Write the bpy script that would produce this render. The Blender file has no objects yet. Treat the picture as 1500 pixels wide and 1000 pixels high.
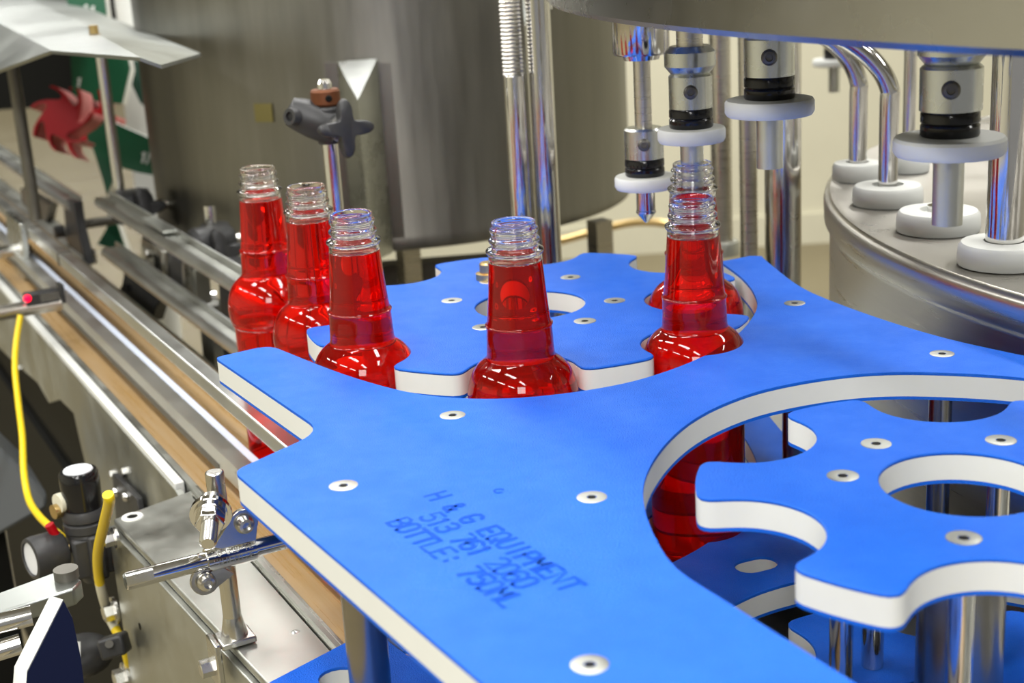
import bpy, bmesh, math, random
from mathutils import Vector, Matrix
from mathutils.geometry import delaunay_2d_cdt
random.seed(7)
C = bpy.context.scene.collection
S = 0.33            # one working unit (camera height above the guide plate) in metres
R_ = math.radians
# ------------------------------------------------------------------ camera
AX = Vector((0.8781297794922533, -0.47503200066535983, -0.05685673849907491))
AY = Vector((0.18349011835651366, 0.2246496993688288, 0.9570077789856295))
AZ = Vector((-0.44183647069294685, -0.8508096796095825, 0.284435268994969))
F = 2083.3
cam_d = bpy.data.cameras.new('camera')
cam = bpy.data.objects.new('camera', cam_d)
C.objects.link(cam)
cam_d.sensor_width = 36.0
cam_d.lens = 50.0
cam_d.clip_start = 0.01
# the three rows above are the camera's axes in the room
RT = Matrix((AX, AY, AZ))
W3 = RT.transposed()
m4 = W3.to_4x4()
m4.translation = (0, 0, 1.0 * S)
cam.matrix_world = m4
cam_d.dof.use_dof = True
cam_d.dof.focus_distance = 1.08
cam_d.dof.aperture_fstop = 8.0
sc = bpy.context.scene
sc.camera = cam
sc.view_settings.view_transform = 'Standard'
sc.view_settings.look = 'None'
sc.view_settings.gamma = 1.0
sc.view_settings.use_curve_mapping = False
sc.view_settings.exposure = 0.2
sc.cycles.max_bounces = 14
sc.cycles.transmission_bounces = 12
sc.cycles.transparent_max_bounces = 12
sc.cycles.glossy_bounces = 5
sc.cycles.diffuse_bounces = 3
sc.cycles.caustics_refractive = True
sc.cycles.caustics_reflective = False
sc.cycles.sample_clamp_indirect = 6.0
# ------------------------------------------------------------------ world and lights
world = bpy.data.worlds.new('world')
sc.world = world
world.use_nodes = True
world.node_tree.nodes['Background'].inputs[0].default_value = (1.0, 0.985, 0.95, 1)
world.node_tree.nodes['Background'].inputs[1].default_value = 0.26
def area(name, loc, sx, sy, watts, col=(1, 0.99, 0.965), aim=None):
    d = bpy.data.lights.new(name, 'AREA')
    d.shape = 'RECTANGLE'; d.size = sx; d.size_y = sy
    d.energy = watts; d.color = col
    o = bpy.data.objects.new(name, d)
    o.location = loc
    if aim is not None:
        o.rotation_euler = (Vector(aim) - Vector(loc)).to_track_quat('-Z', 'Y').to_euler()
    C.objects.link(o)
    return o
CEIL = 2.35   # ceiling height above the plate, metres
for ix in range(4):
    for iy in range(4):
        area('ceiling_tube_light', (-2.2 + 1.7 * ix, -1.0 + 1.75 * iy, CEIL - 0.06), 0.28, 1.15, 28)

for ix in range(2):          # unseen fill lights added to brighten the hall floor, far left
    for iy in range(4):
        area('hall_fill_light', (1.0 + 2.0 * ix, 6.6 + 2.6 * iy, CEIL - 0.06), 0.28, 1.15, 32)

area('photo_lamp', (-0.75, -1.15, 1.25), 0.75, 0.75, 26, (1, 0.985, 0.96), aim=(0.6, 0.9, 0.0))

# ------------------------------------------------------------------ pixel helpers (pixel -> place in the room)
def _ray(px, py):
    return W3 @ Vector(((px - 750) / F, -(py - 500) / F, -1.0))
def at(px, py, z):
    d = _ray(px, py); t = (z - 1) / d.z
    return Vector((d.x * t, d.y * t, z))
def atx(px, py, x):
    d = _ray(px, py); t = x / d.x
    return Vector((x, d.y * t, 1 + d.z * t))
def aty(px, py, y):
    d = _ray(px, py); t = y / d.y
    return Vector((d.x * t, y, 1 + d.z * t))
def atd(px, py, dist):
    d = _ray(px, py); t = dist / math.hypot(d.x, d.y)
    return Vector((d.x * t, d.y * t, 1 + d.z * t))
def proj(p):
    q = RT @ (Vector(p) - Vector((0, 0, 1)))
    return 750 + F * q.x / -q.z, 500 - F * q.y / -q.z
def zat(xy, py):
    lo, hi = -4.0, 3.0
    for _ in range(50):
        m = (lo + hi) / 2
        if proj((xy[0], xy[1], m))[1] > py: lo = m
        else: hi = m
    return (lo + hi) / 2
def onp(px, py, O, n):
    d = _ray(px, py); e = Vector((0, 0, 1))
    t = (Vector(O) - e).dot(n) / d.dot(n)
    return e + d * t
def ppu(p):     # pixels per unit at a point
    return F / (RT @ (Vector(p) - Vector((0, 0, 1)))).z * -1

# ------------------------------------------------------------------ materials
MATS = {}
def mat(name, col, rough=0.5, metal=0.0, trans=0.0, ior=1.45, bump=0.0, bscale=200, mottle=0.0, mscale=6, mstretch=(1, 1, 1),
        col2=None, rvar=0.0, spec=0.5, emit=None, coat=0.0, detail=6, aniso=0.0):
    m = bpy.data.materials.new(name); m.use_nodes = True
    nt = m.node_tree; b = nt.nodes['Principled BSDF']
    b.inputs['Base Color'].default_value = (*col, 1)
    b.inputs['Roughness'].default_value = rough
    b.inputs['Metallic'].default_value = metal
    b.inputs['Transmission Weight'].default_value = trans
    b.inputs['IOR'].default_value = ior
    b.inputs['Specular IOR Level'].default_value = spec
    b.inputs['Coat Weight'].default_value = coat
    b.inputs['Anisotropic'].default_value = aniso
    if emit:
        b.inputs['Emission Color'].default_value = (*emit[0], 1); b.inputs['Emission Strength'].default_value = emit[1]
    tc = nt.nodes.new('ShaderNodeTexCoord')
    if mottle or rvar:
        mp = nt.nodes.new('ShaderNodeMapping'); mp.inputs['Scale'].default_value = mstretch
        nz = nt.nodes.new('ShaderNodeTexNoise'); nz.inputs['Scale'].default_value = mscale; nz.inputs['Detail'].default_value = detail
        nz.inputs['Roughness'].default_value = 0.65
        nt.links.new(tc.outputs['Object'], mp.inputs[0]); nt.links.new(mp.outputs[0], nz.inputs[0])
        if mottle:
            rp = nt.nodes.new('ShaderNodeValToRGB')
            c2 = col2 or tuple(c * 0.55 for c in col)
            rp.color_ramp.elements[0].position = 0.5 - 0.25; rp.color_ramp.elements[1].position = 0.5 + 0.22
            rp.color_ramp.elements[0].color = (*[a * (1 - mottle) + q * mottle for a, q in zip(col, c2)], 1)
            rp.color_ramp.elements[1].color = (*col, 1)
            nt.links.new(nz.outputs[0], rp.inputs[0]); nt.links.new(rp.outputs[0], b.inputs['Base Color'])
        if rvar:
            mr = nt.nodes.new('ShaderNodeMapRange')
            mr.inputs['From Min'].default_value = 0.3; mr.inputs['From Max'].default_value = 0.7
            mr.inputs['To Min'].default_value = max(0.02, rough - rvar); mr.inputs['To Max'].default_value = rough + rvar
            nt.links.new(nz.outputs[0], mr.inputs[0]); nt.links.new(mr.outputs[0], b.inputs['Roughness'])
    if bump:
        n2 = nt.nodes.new('ShaderNodeTexNoise'); n2.inputs['Scale'].default_value = bscale; n2.inputs['Detail'].default_value = 4
        bp = nt.nodes.new('ShaderNodeBump'); bp.inputs['Strength'].default_value = bump; bp.inputs['Distance'].default_value = 0.002
        mp2 = nt.nodes.new('ShaderNodeMapping'); mp2.inputs['Scale'].default_value = mstretch
        nt.links.new(tc.outputs['Object'], mp2.inputs[0]); nt.links.new(mp2.outputs[0], n2.inputs[0])
        nt.links.new(n2.outputs[0], bp.inputs['Height']); nt.links.new(bp.outputs[0], b.inputs['Normal'])
    MATS[name] = m
    return m
BLUE = mat('blue_plastic', (0.001, 0.105, 0.62), 0.48, bump=0.5, bscale=900, mottle=0.5, mscale=30, col2=(0.006, 0.155, 0.74), rvar=0.07, spec=0.42)
BLUE_DEEP = mat('engraved_blue', (0.0, 0.062, 0.46), 0.6, spec=0.15)
DARKBLUE = mat('navy_plastic', (0.003, 0.006, 0.028), 0.45, spec=0.2)
WHITE = mat('white_plastic', (0.74, 0.75, 0.71), 0.45, mottle=0.12, mscale=20)
STEEL = mat('stainless_steel', (0.66, 0.65, 0.61), 0.26, 1.0, rvar=0.08, mscale=8, mottle=0.25, bump=0.05, bscale=120)
CHROME = mat('polished_steel', (0.72, 0.71, 0.69), 0.10, 1.0, mottle=0.2, mscale=14)
BRUSHED = mat('brushed_steel', (0.60, 0.575, 0.52), 0.30, 1.0, rvar=0.08, mscale=5, mstretch=(1, 1, 40), mottle=0.3, bump=0.06, bscale=40)
TANK = mat('dull_tank_steel', (0.24, 0.232, 0.205), 0.36, 1.0, rvar=0.08, mscale=4, mstretch=(6, 6, 0.5), mottle=0.75, detail=8)
SHEET = mat('bright_sheet_steel', (0.62, 0.64, 0.62), 0.28, 1.0, rvar=0.10, mscale=9, mottle=0.3)
GALV = mat('dull_plate_steel', (0.52, 0.53, 0.49), 0.42, 1.0, rvar=0.12, mscale=11, mottle=0.45, bump=0.15, bscale=30)
DIRTY = mat('dirty_dark_steel', (0.20, 0.19, 0.165), 0.5, 0.8, mottle=0.7, mscale=12, bump=0.2, bscale=40)
BLACK = mat('black_plastic', (0.022, 0.022, 0.023), 0.42, mottle=0.5, mscale=20, col2=(0.06, 0.06, 0.06), bump=0.15, bscale=150)
BLACKGLOSS = mat('gloss_black', (0.008, 0.008, 0.009), 0.15)
DARK = mat('dark_painted_metal', (0.006, 0.006, 0.005), 0.6, spec=0.15)
GREYPAINT = mat('grey_painted_metal', (0.13, 0.14, 0.145), 0.5)
RUST = mat('rusty_collar', (0.16, 0.055, 0.02), 0.55, 0.5, mottle=0.6, mscale=30)
RUSTRED = mat('red_brown_iron', (0.13, 0.045, 0.03), 0.6, mottle=0.5, mscale=25)
BELT = mat('tan_belt', (0.43, 0.31, 0.18), 0.30, mottle=0.75, mscale=10, mstretch=(14, 0.35, 1), col2=(0.36, 0.19, 0.03), rvar=0.08)
GREEN = mat('green_plastic', (0.001, 0.075, 0.030), 0.45)
REDP = mat('red_plastic', (0.36, 0.002, 0.008), 0.4, spec=0.25)
REDEDGE = mat('pink_cut_edge', (0.62, 0.20, 0.20), 0.5)
YELLOW = mat('yellow_hose', (0.86, 0.62, 0.01), 0.35)
BOWLM = mat('filler_bowl_steel', (0.46, 0.45, 0.41), 0.27, 1.0, rvar=0.08, mscale=3, mottle=0.35)
RAIL = mat('bright_rail_steel', (0.74, 0.75, 0.73), 0.33, 1.0, rvar=0.07, mscale=9, mottle=0.2)
DARKSTEEL = mat('dark_turned_steel', (0.36, 0.34, 0.31), 0.24, 1.0, mottle=0.3, mscale=6, mstretch=(1, 1, 8))
GUARDM = mat('guard_sheet_steel', (0.36, 0.38, 0.36), 0.36, 1.0, rvar=0.08, mscale=6, mottle=0.3)
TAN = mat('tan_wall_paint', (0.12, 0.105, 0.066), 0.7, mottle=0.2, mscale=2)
DRUMM = mat('drum_steel', (0.60, 0.575, 0.52), 0.30, 1.0, rvar=0.05, mscale=5, mstretch=(1, 1, 30), mottle=0.3, aniso=0.7)
CREAM = mat('cream_wall_paint', (0.72, 0.69, 0.54), 0.6, mottle=0.15, mscale=3)
FLOORM = mat('worn_tan_floor', (0.27, 0.235, 0.145), 0.5, mottle=0.6, mscale=2.5, rvar=0.1, col2=(0.16, 0.12, 0.06))
CEILM = mat('ceiling_paint', (0.42, 0.42, 0.40), 0.8)
BRASS = mat('brass', (0.62, 0.45, 0.20), 0.3, 1.0)
LED = mat('red_indicator', (0.8, 0.0, 0.03), 0.3, emit=((1, 0.0, 0.03), 2.5))
LABELW = mat('white_cap_label', (0.75, 0.77, 0.80), 0.3, mottle=0.15, mscale=40)
CLEAR = mat('clear_bottle_plastic', (0.97, 0.97, 0.97), 0.02, trans=1.0, ior=1.42)
LIQ = mat('red_drink', (0.92, 0.007, 0.002), 0.02, trans=0.88, ior=1.38)
BELL = mat('cloudy_clear_plastic', (0.92, 0.86, 0.84), 0.12, trans=0.85, ior=1.4)
INK = mat('black_print', (0.015, 0.015, 0.015), 0.5)

# ------------------------------------------------------------------ mesh builder
class M:
    def __init__(s): s.bm = bmesh.new()
    def _ring(s, c, U, V, r, seg, ph=0.0):
        return [s.bm.verts.new(c + U * (r * math.cos(ph + 2 * math.pi * i / seg)) + V * (r * math.sin(ph + 2 * math.pi * i / seg))) for i in range(seg)]
    def _bridge(s, a, b):
        n = len(a)
        for i in range(n):
            j = (i + 1) % n
            s.bm.faces.new((a[i], a[j], b[j], b[i]))
    @staticmethod
    def frame(ax):
        ax = ax.normalized()
        h = Vector((0, 0, 1)) if abs(ax.z) < 0.9 else Vector((1, 0, 0))
        U = h.cross(ax).normalized(); V = ax.cross(U)
        return U, V, ax
    def cyl(s, p0, p1, r0, r1=None, seg=24, ph=0.0):
        p0 = Vector(p0); p1 = Vector(p1); r1 = r0 if r1 is None else r1
        U, V, W = s.frame(p1 - p0)
        a = s._ring(p0, U, V, r0, seg, ph); b = s._ring(p1, U, V, r1, seg, ph)
        s._bridge(a, b); s.bm.faces.new(a[::-1]); s.bm.faces.new(b)
        return s
    def lathe(s, c, prof, seg=32, ax=(0, 0, 1), closed=False, ph=0.0):
        c = Vector(c); U, V, W = s.frame(Vector(ax))
        if abs(W.z) > 0.999: U, V = Vector((1, 0, 0)), Vector((0, 1, 0))
        rings = []
        for r, z in prof:
            if r < 1e-6: rings.append([s.bm.verts.new(c + W * z)])
            else: rings.append(s._ring(c + W * z, U, V, r, seg, ph))
        pairs = list(zip(rings, rings[1:]))
        if closed: pairs.append((rings[-1], rings[0]))
        for a, b in pairs:
            if len(a) == 1 and len(b) == 1: continue
            if len(a) == 1:
                for i in range(seg): s.bm.faces.new((a[0], b[(i + 1) % seg], b[i]))
            elif len(b) == 1:
                for i in range(seg): s.bm.faces.new((a[i], a[(i + 1) % seg], b[0]))
            else: s._bridge(a, b)
        return s
    def box(s, c, size, X=None, Y=None, Z=None):
        c = Vector(c)
        X = Vector(X or (1, 0, 0)).normalized(); Y = Vector(Y or (0, 1, 0)).normalized(); Z = Vector(Z or X.cross(Y)).normalized()
        v = {}
        for i in (-1, 1):
            for j in (-1, 1):
                for k in (-1, 1):
                    v[i, j, k] = s.bm.verts.new(c + X * (i * size[0] / 2) + Y * (j * size[1] / 2) + Z * (k * size[2] / 2))
        for f in (((-1, -1, -1), (-1, 1, -1), (1, 1, -1), (1, -1, -1)), ((-1, -1, 1), (1, -1, 1), (1, 1, 1), (-1, 1, 1)),
                  ((-1, -1, -1), (1, -1, -1), (1, -1, 1), (-1, -1, 1)), ((-1, 1, -1), (-1, 1, 1), (1, 1, 1), (1, 1, -1)),
                  ((-1, -1, -1), (-1, -1, 1), (-1, 1, 1), (-1, 1, -1)), ((1, -1, -1), (1, 1, -1), (1, 1, 1), (1, -1, 1))):
            s.bm.faces.new([v[q] for q in f])
        return s
    def solid(s, loop, off, holes=()):
        """flat outline (3-D points) pushed along the vector off, with holes"""
        off = Vector(off)
        loops = [[Vector(p) for p in loop]] + [[Vector(p) for p in h] for h in holes]
        flat = [p for l in loops for p in l]
        a = [s.bm.verts.new(p) for p in flat]; b = [s.bm.verts.new(p + off) for p in flat]
        n = Vector()
        L0 = loops[0]
        for i in range(len(L0)): n += (L0[i] - L0[0]).cross(L0[(i + 1) % len(L0)] - L0[0])
        U, V, W = s.frame(n)
        ed = []; k = 0
        for l in loops:
            ed += [(k + i, k + (i + 1) % len(l)) for i in range(len(l))]; k += len(l)
        vo, eo, fo, ov, oe, of = delaunay_2d_cdt([Vector((p.dot(U), p.dot(V))) for p in flat], ed, [], 1, 1e-7)
        def inside(c, l):
            r = False
            for i in range(len(l)):
                x0, y0 = l[i]; x1, y1 = l[i - 1]
                if (y0 > c.y) != (y1 > c.y) and c.x < (x1 - x0) * (c.y - y0) / (y1 - y0) + x0: r = not r
            return r
        h2 = [[(p.dot(U), p.dot(V)) for p in l] for l in loops[1:]]
        for f in fo:
            cc = sum((vo[i] for i in f), Vector((0, 0))) / len(f)
            if any(inside(cc, l) for l in h2): continue
            try:
                q = [ov[i][0] for i in f]
                s.bm.faces.new([a[i] for i in q]); s.bm.faces.new([b[i] for i in reversed(q)])
            except (ValueError, IndexError): pass
        k = 0
        for l in loops:
            n = len(l)
            for i in range(n):
                j = (i + 1) % n
                s.bm.faces.new((a[k + i], a[k + j], b[k + j], b[k + i]))
            k += n
        return s
    def prism(s, poly, z0, z1, holes=()):
        return s.solid([(p[0], p[1], z0) for p in poly], (0, 0, z1 - z0), [[(p[0], p[1], z0) for p in h] for h in holes])
    def walls(s, poly, z0, z1):
        a = [s.bm.verts.new((p[0], p[1], z0)) for p in poly]; b = [s.bm.verts.new((p[0], p[1], z1)) for p in poly]
        s._bridge(a, b); return s
    def tube(s, pts, r, seg=12, smooth=6, caps=True, closed=False):
        P = [Vector(p) for p in pts]
        if smooth and len(P) > 2: P = catmull(P, smooth)
        rings = []; U = None
        for i, p in enumerate(P):
            t = (P[min(i + 1, len(P) - 1)] - P[max(i - 1, 0)]).normalized()
            if U is None: U, V, _ = s.frame(t)
            else:
                U = (U - t * U.dot(t)).normalized(); V = t.cross(U)
            rings.append(s._ring(p, U, V, r, seg))
        for a, b in zip(rings, rings[1:]): s._bridge(a, b)
        if caps: s.bm.faces.new(rings[0][::-1]); s.bm.faces.new(rings[-1])
        return s
    def ball(s, c, r, sx=1, sy=1, sz=1, seg=20):
        mtx = Matrix.Translation(Vector(c)) @ Matrix.Diagonal((r * sx, r * sy, r * sz, 1))
        bmesh.ops.create_uvsphere(s.bm, u_segments=seg, v_segments=seg // 2, radius=1, matrix=mtx); return s
    def ribbon(s, pts, w, fn, h=0.0015):
        """flat stroke through 2-D points, mapped to the room by fn(u, v, height)"""
        P = [Vector((p[0], p[1], 0)) for p in pts]
        L = []; Rr = []
        for i, p in enumerate(P):
            t = (P[min(i + 1, len(P) - 1)] - P[max(i - 1, 0)])
            if t.length < 1e-9: t = Vector((1, 0, 0))
            t.normalize(); n = Vector((-t.y, t.x, 0))
            e = -t * w * 0.5 if i == 0 else (t * w * 0.5 if i == len(P) - 1 else Vector())
            L.append(s.bm.verts.new(fn(*(p + n * w / 2 + e).xy, h))); Rr.append(s.bm.verts.new(fn(*(p - n * w / 2 + e).xy, h)))
        for i in range(len(P) - 1): s.bm.faces.new((Rr[i], Rr[i + 1], L[i + 1], L[i]))
        return s
def catmull(P, n, closed=False):
    out = []; N = len(P)
    rng = N if closed else N - 1
    for i in range(rng):
        if closed: p0, p1, p2, p3 = P[(i - 1) % N], P[i], P[(i + 1) % N], P[(i + 2) % N]
        else: p0, p1, p2, p3 = P[max(i - 1, 0)], P[i], P[i + 1], P[min(i + 2, N - 1)]
        for k in range(n):
            t = k / n
            out.append(0.5 * ((2 * p1) + (p2 - p0) * t + (2 * p0 - 5 * p1 + 4 * p2 - p3) * t * t + (3 * p1 - p0 - 3 * p2 + p3) * t ** 3))
    if not closed: out.append(P[-1])
    return out
ORG = {}
def thing(name, label, cat, loc, group=None):
    o = bpy.data.objects.new(name, None); C.objects.link(o)
    loc = Vector(loc); o.location = loc * S; o.empty_display_size = 0.02
    o['label'] = label; o['category'] = cat
    if group: o['group'] = group
    ORG[o] = loc
    return o
def obj(name, m, material, parent=None, label=None, cat=None, group=None, kind=None, bevel=0.0, sharp=35, segs=2):
    bm = m.bm
    bmesh.ops.recalc_face_normals(bm, faces=bm.faces)
    if parent is not None: org = ORG[parent]
    else:
        xs = [v.co for v in bm.verts]
        org = Vector(((min(v.x for v in xs) + max(v.x for v in xs)) / 2, (min(v.y for v in xs) + max(v.y for v in xs)) / 2, min(v.z for v in xs)))
    for v in bm.verts: v.co = (v.co - org) * S
    me = bpy.data.meshes.new(name); bm.to_mesh(me); bm.free()
    me.materials.append(material)
    me.shade_smooth(); me.set_sharp_from_angle(angle=R_(sharp))
    o = bpy.data.objects.new(name, me); C.objects.link(o)
    if parent is not None: o.parent = parent
    else: o.location = org * S
    ORG[o] = org
    if label: o['label'] = label
    if cat: o['category'] = cat
    if group: o['group'] = group
    if kind: o['kind'] = kind
    if bevel:
        b = o.modifiers.new('bevel', 'BEVEL'); b.width = bevel * S; b.segments = segs; b.limit_method = 'ANGLE'; b.angle_limit = R_(40)
        b.harden_normals = False
    return o
def dup(root, loc, label=None, rotz=0.0):
    r = root.copy(); C.objects.link(r); r.location = Vector(loc) * S; r.rotation_euler = (0, 0, rotz)
    if label: r['label'] = label
    for ch in list(root.children):
        c = ch.copy(); C.objects.link(c); c.parent = r
        for g in list(ch.children):
            d = g.copy(); C.objects.link(d); d.parent = c
    return r
def circ(cx, cy, r, n=48, a0=0.0):
    return [(cx + r * math.cos(a0 + 2 * math.pi * i / n), cy + r * math.sin(a0 + 2 * math.pi * i / n)) for i in range(n)]
UP = Vector((0, 0, 1))
def hexbolt(name, parent, p, n, r, h, material, washer=0.0, wmat=None, socket=False):
    """a bolt head of radius r standing h proud of p along n, maybe on a washer"""
    n = Vector(n).normalized(); p = Vector(p)
    m = M()
    if washer: m.cyl(p - n * 0.001, p + n * h * 0.28, washer, seg=24)
    if socket:
        m.lathe(p, [(0, h * 0.55), (r * 0.42, h * 0.55), (r * 0.46, h * 1.0), (r * 0.75, h * 0.92), (r, h * 0.4), (r, 0), (0, 0)], 20, n)
    else:
        q = p + n * h * 0.28 if washer else p
        m.cyl(q, q + n * h, r, seg=6); m.cyl(q + n * h, q + n * h * 1.06, r * 0.8, r * 0.7, seg=16)
    return obj(name, m, material, parent, sharp=30)
# ================================================================== the room
FZ = -3.3
def structure(name, m, material): return obj(name, m, material, kind='structure')
m = M(); m.box((4, 20, FZ - 0.05), (44, 66, 0.1)); structure('floor', m, FLOORM)
m = M(); m.box((4, 20, CEIL / S + 0.05), (44, 66, 0.1)); structure('ceiling', m, CEILM)
wa = at(760, 382, FZ); wb = at(1400, 342, FZ)
wd = (wb - wa).normalized(); wn = Vector((-wd.y, wd.x, 0))
hgt = CEIL / S - FZ
wl = at(330, 410, FZ); wl = wa + wd * ((wl - wa).dot(wd)); wc = wl + wd * 12
m = M(); m.box(wc + wn * 0.1 + UP * hgt / 2, (24, 0.2, hgt), wd, wn); structure('wall_back', m, CREAM)
m = M(); m.box(wc - wn * 0.03 + UP * 0.2, (24, 0.06, 0.4), wd, wn); structure('baseboard_back', m, CREAM)
m = M(); m.box((-13, 20, (CEIL / S + FZ) / 2), (0.2, 66, hgt)); structure('wall_left', m, CREAM)
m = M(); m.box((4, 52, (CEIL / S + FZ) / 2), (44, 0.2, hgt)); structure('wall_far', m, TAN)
m = M(); m.box((17, 3, (CEIL / S + FZ) / 2), (0.2, 28, hgt)); structure('wall_right', m, CREAM)

# ================================================================== machine bed under the star wheels
t = thing('machine_bed', 'steel machine bed under the blue guide plates and star wheels', 'machine', (3.4, 2.4, FZ))
m = M(); m.box((3.62, 2.0, -0.64), (4.2, 4.7, 0.07)); obj('bed_plate', m, GALV, t, bevel=0.01)
m = M(); m.box((3.62, 2.0, (FZ - 0.675) / 2), (3.9, 4.4, -FZ - 0.675)); obj('cabinet', m, BRUSHED, t, bevel=0.02)

# ================================================================== the two guide plates
def px(pts, z=0): return [at(*p, z).xy.to_3d() for p in pts]
V2 = lambda pts: [Vector((a, b, 0)) for a, b in pts]
def fillet(poly, i, r, n=6):
    """round corner i of a list of vectors"""
    p, a, b = poly[i], poly[i - 1], poly[(i + 1) % len(poly)]
    u = (a - p).normalized(); v = (b - p).normalized()
    A = p + u * r; B = p + v * r
    return [A * (1 - k / n) ** 2 + p * 2 * (k / n) * (1 - k / n) + B * (k / n) ** 2 for k in range(n + 1)]
arcL = catmull(V2([(2.43, 3.322), (2.366, 3.139), (2.285, 2.975), (2.185, 2.835), (2.014, 2.689), (1.837, 2.594), (1.654, 2.548), (1.508, 2.555), (1.366, 2.601), (1.263, 2.675), (1.182, 2.790), (1.115, 3.005), (1.062, 3.30)]), 5)
arcR = catmull(V2([(1.156, 1.60), (1.158, 1.70), (1.184, 1.797), (1.248, 1.938), (1.327, 2.056), (1.44, 2.166), (1.565, 2.252), (1.689, 2.302), (1.82, 2.322), (1.97, 2.302), (2.092, 2.251), (2.198, 2.160), (2.288, 2.047), (2.36, 1.89), (2.38, 1.72)]), 5)
back = catmull(V2([(2.53, 1.72), (2.455, 1.93), (2.405, 2.157), (2.372, 2.35), (2.368, 2.551), (2.390, 2.80), (2.432, 2.981), (2.545, 3.262)]), 5)
tip = [Vector((1.053, 3.361, 0)), Vector((0.905, 3.345, 0)), Vector((0.930, 2.672, 0)), Vector((0.702, 2.562, 0)), Vector((0.735, 1.70, 0)), Vector((0.765, 0.95, 0))]
front = fillet(tip, 0, 0.02) [1:] if False else []
ol = arcL + fillet([arcL[-1]] + tip, 1, 0.05) + fillet(tip, 1, 0.02) + fillet(tip, 2, 0.075) + fillet(tip, 3, 0.03) + [tip[4], tip[5], Vector((1.155, 0.95, 0))] + arcR + back + [Vector((2.562, 3.296, 0)), Vector((2.54, 3.32, 0))]
OUT = [(p.x, p.y) for p in ol]
tip2 = [Vector((1.20, 2.765, 0)), Vector((1.10, 2.70, 0)), Vector((0.702, 2.562, 0)), Vector((0.735, 1.70, 0))]
LOWOUT = [(p.x, p.y) for p in [q for q in arcL if q.y < 2.78 or q.x > 1.5] + tip2[:1] + fillet(tip2, 1, 0.03) + fillet(tip2, 2, 0.03) + [tip[4], tip[5], Vector((1.155, 0.95, 0))] + arcR + back + [Vector((2.562, 3.296, 0)), Vector((2.54, 3.32, 0))]]
PT = 0.064; SK = 0.0075
def guide_plate(name, label, z, holes, screws, OUT=OUT):
    t = thing(name, label, 'guide plate', (1.2, 2.2, z - PT))
    m = M(); m.prism(OUT, z - PT + SK, z - SK, holes); obj('white_core', m, WHITE, t, label='white core seen on the cut edge')
    m = M(); m.prism(OUT, z - SK, z, holes); obj('blue_skin', m, BLUE, t, bevel=0.003)
    m = M(); m.prism(OUT, z - PT, z - PT + SK, holes); obj('blue_skin', m, BLUE, t)
    for (x, y, r) in screws:
        s = M(); c = Vector((x, y, z))
        s.lathe(c, [(0.0, -0.006), (r * 0.30, -0.006), (r * 0.33, 0.0008), (r * 0.9, 0.0014), (r, 0.0006), (r, -0.004), (0, -0.0065)], 28)
        o = obj('countersunk_screw', s, GALV, t)
        h = M(); h.cyl(c + UP * -0.0055, c + UP * 0.0005, r * 0.31, seg=6)
        obj('hex_socket', h, DARK, o)
    return t
def slot(cx, cy, ang, L, w, n=8):
    d = Vector((math.cos(ang), math.sin(ang), 0)); q = Vector((-d.y, d.x, 0)); out = []
    for s, a0 in ((1, -math.pi / 2), (-1, math.pi / 2)):
        for k in range(n + 1):
            a = a0 + math.pi * k / n
            out.append(Vector((cx, cy, 0)) + d * (s * (L / 2 - w / 2)) + d * (math.cos(a) * w / 2) + q * (math.sin(a) * w / 2))
    return [(p.x, p.y) for p in out]
PLZ = -0.475
SCR = [at(503, 711, 0), at(663, 608, 0), at(867, 728, 0), at(864, 973, 0), at(1164, 444, 0), at(1380, 518, 0)]
guide = guide_plate('guide_plate', 'large blue and white guide plate with engraved lettering, topmost plate', 0.0, [], [(p.x, p.y, 0.0275) for p in SCR])
s1 = at(500, 985, PLZ); s2 = at(598, 950, PLZ); s3 = at(1100, 829, PLZ)
sl = [slot(0.855, 2.47, R_(90), 0.16, 0.085), slot(s2.x + 0.02, s2.y + 0.02, R_(95), 0.15, 0.075), slot(s3.x + .015, s3.y, R_(-6), 0.105, 0.070)]
low = guide_plate('guide_plate', 'lower blue guide plate with slotted holes under the lettered plate', PLZ, sl, [], LOWOUT)
for (x, y, r) in ((0.875, 2.44, 0.03), (s2.x + 0.03, s2.y + 0.0, 0.03), (s3.x + 0.03, s3.y - 0.012, 0.026)):
    c = Vector((x, y, PLZ - PT))
    hexbolt('slot_bolt', low, c, UP, r, 0.022, STEEL, socket=True)
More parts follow.
